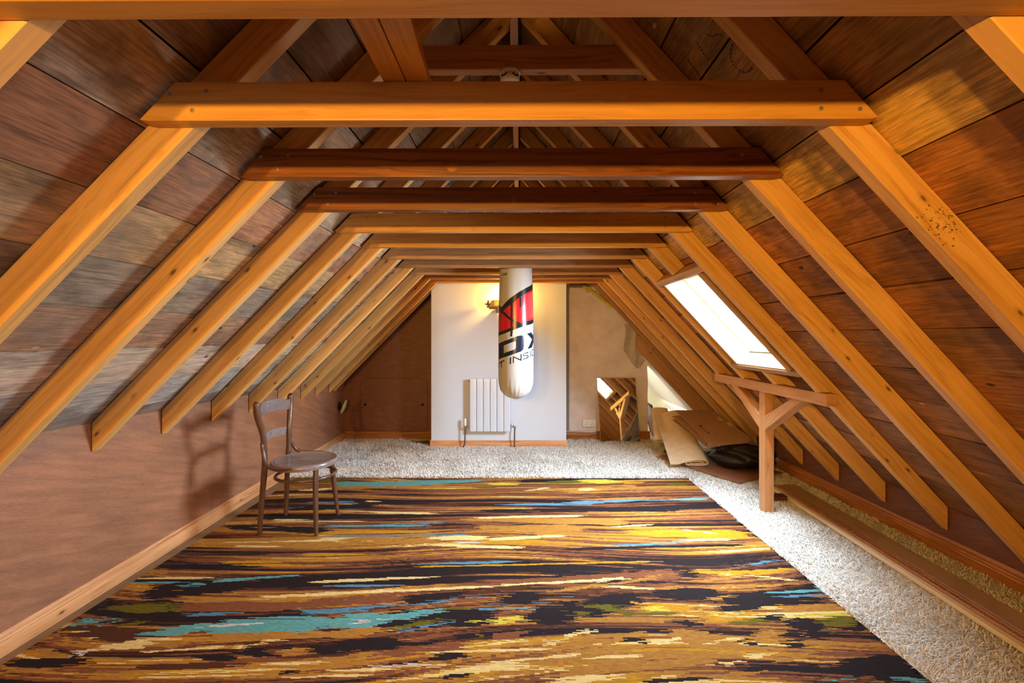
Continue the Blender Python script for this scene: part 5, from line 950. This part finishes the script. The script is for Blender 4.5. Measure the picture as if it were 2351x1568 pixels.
# ------------------------------------------------------------------ bits on the plaster
bm = NB(); n1, n2 = 10, 18; G = []
outl = lambda v: ((1.335+.01*math.sin(v*9), 1.56+.10*min(1, v*1.6)-.16*max(0, v-.62)/.38) if v < .62 else (1.335+.14*(v-.62)/.38, 1.66-.13*(v-.62)/.38))
for j in range(n2+1):
    v_ = j/n2; xa, xb = outl(v_); row = []
    for i in range(n1+1):
        u = i/n1; x = xa+(xb-xa)*u; z = 1.475-.56*v_
        z = min(z, zr(x)-.06)
        row.append(bm.verts.new((x, YF-.012-.022*(.5+.5*math.sin(u*11+v_*5))*(.4+v_)-.008*math.sin(u*23+v_*31), z)))
    G.append(row)
for j in range(n2):
    for i in range(n1): bm.faces.new((G[j][i], G[j][i+1], G[j+1][i+1], G[j+1][i]))
link_bm('plastic_sheet', bm, 'poly', smooth=True, label='clear plastic sheet scrap hanging on the bare plaster under the rafters', cat='plastic sheet', kind='thing')
bm = NB(); rr = random.Random(4)
for k in range(60):
    s = rr.random()**.8; x = .815+.36*s; z = H+.668-.272*s/.98-.012*rr.random()-(.035*rr.random() if s < .18 else 0)
    mt = Matrix.Translation((x, YF-.012-.012*rr.random(), z)) @ Matrix.Diagonal((.022+.012*rr.random(), .018, .014+.010*rr.random(), 1))
    bmesh.ops.create_icosphere(bm, subdivisions=2, radius=1, matrix=mt)
link_bm('foam_bead', bm, 'foam', smooth=True, label='yellow expanding foam bead along the top edge of the plaster', cat='foam', kind='stuff')

# ------------------------------------------------------------------ light
def lamp(name, typ, loc, energy, col, **kw):
    l = bpy.data.lights.new(name, typ); l.energy = energy; l.color = col
    o = bpy.data.objects.new(name, l); COL.objects.link(o); o.location = loc
    for k, v in kw.items(): setattr(l, k, v)
    return o
def aim(o, tgt): o.rotation_euler = (Vector(tgt)-o.location).to_track_quat('-Z', 'Y').to_euler()
w = bpy.data.worlds.new('sky'); SC.world = w; w.use_nodes = True
bg = w.node_tree.nodes['Background']; bg.inputs[0].default_value = (.86, .93, 1., 1); bg.inputs[1].default_value = 2.6
# daylight through the roof window (portal-sized soft sky light just outside the pane)
wl = lamp('roof_window_daylight', 'AREA', W(.47, 3.2, .26), 225, (.68, .84, 1.), shape='RECTANGLE', size=.66, size_y=.62)
wl.rotation_euler = Matrix((Vector((cs, 0, -sn)), Vector((0, 1, 0)), Vector((sn, 0, cs)))).transposed().to_euler()
nl = lamp('next_room_daylight', 'AREA', (1.5, 6.43, zr(1.5)+.10), 75, (1., .97, .90), shape='RECTANGLE', size=.36, size_y=.85); aim(nl, (1.75, 6.7, .1))
# warm lamps on the gable behind the viewer, the twin of the far sconce
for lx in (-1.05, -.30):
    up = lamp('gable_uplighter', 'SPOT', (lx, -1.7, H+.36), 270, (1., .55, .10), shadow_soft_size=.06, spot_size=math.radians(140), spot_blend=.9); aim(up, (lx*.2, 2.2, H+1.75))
# photographer's flash from the window side
fl = lamp('flash_head', 'SPOT', (1.25, 1.85, 1.30), 50, (1., .95, .9), shadow_soft_size=.12, spot_size=math.radians(80), spot_blend=.6); aim(fl, (-2.1, 3.0, .55))

cy = SC.cycles
cy.max_bounces = 5; cy.diffuse_bounces = 3; cy.glossy_bounces = 3; cy.transmission_bounces = 3; cy.transparent_max_bounces = 6
cy.caustics_reflective = False; cy.caustics_refractive = False; cy.sample_clamp_indirect = 6; cy.use_adaptive_sampling = True; cy.adaptive_threshold = .06; cy.adaptive_min_samples = 16
# ------------------------------------------------------------------ camera
cam = bpy.data.cameras.new('camera'); co_ = bpy.data.objects.new('camera', cam); COL.objects.link(co_); SC.camera = co_
co_.location = (0, 0, H); co_.rotation_euler = (math.pi/2, 0, .0065)
cam.sensor_width = 36; cam.lens = 36*1045/2351; cam.shift_x = -.0041; cam.shift_y = -.0047; cam.clip_start = .02
vs_ = SC.view_settings; vs_.view_transform = 'Standard'; vs_.look = 'None'; vs_.gamma = 1; vs_.use_curve_mapping = False; vs_.exposure = 0.12
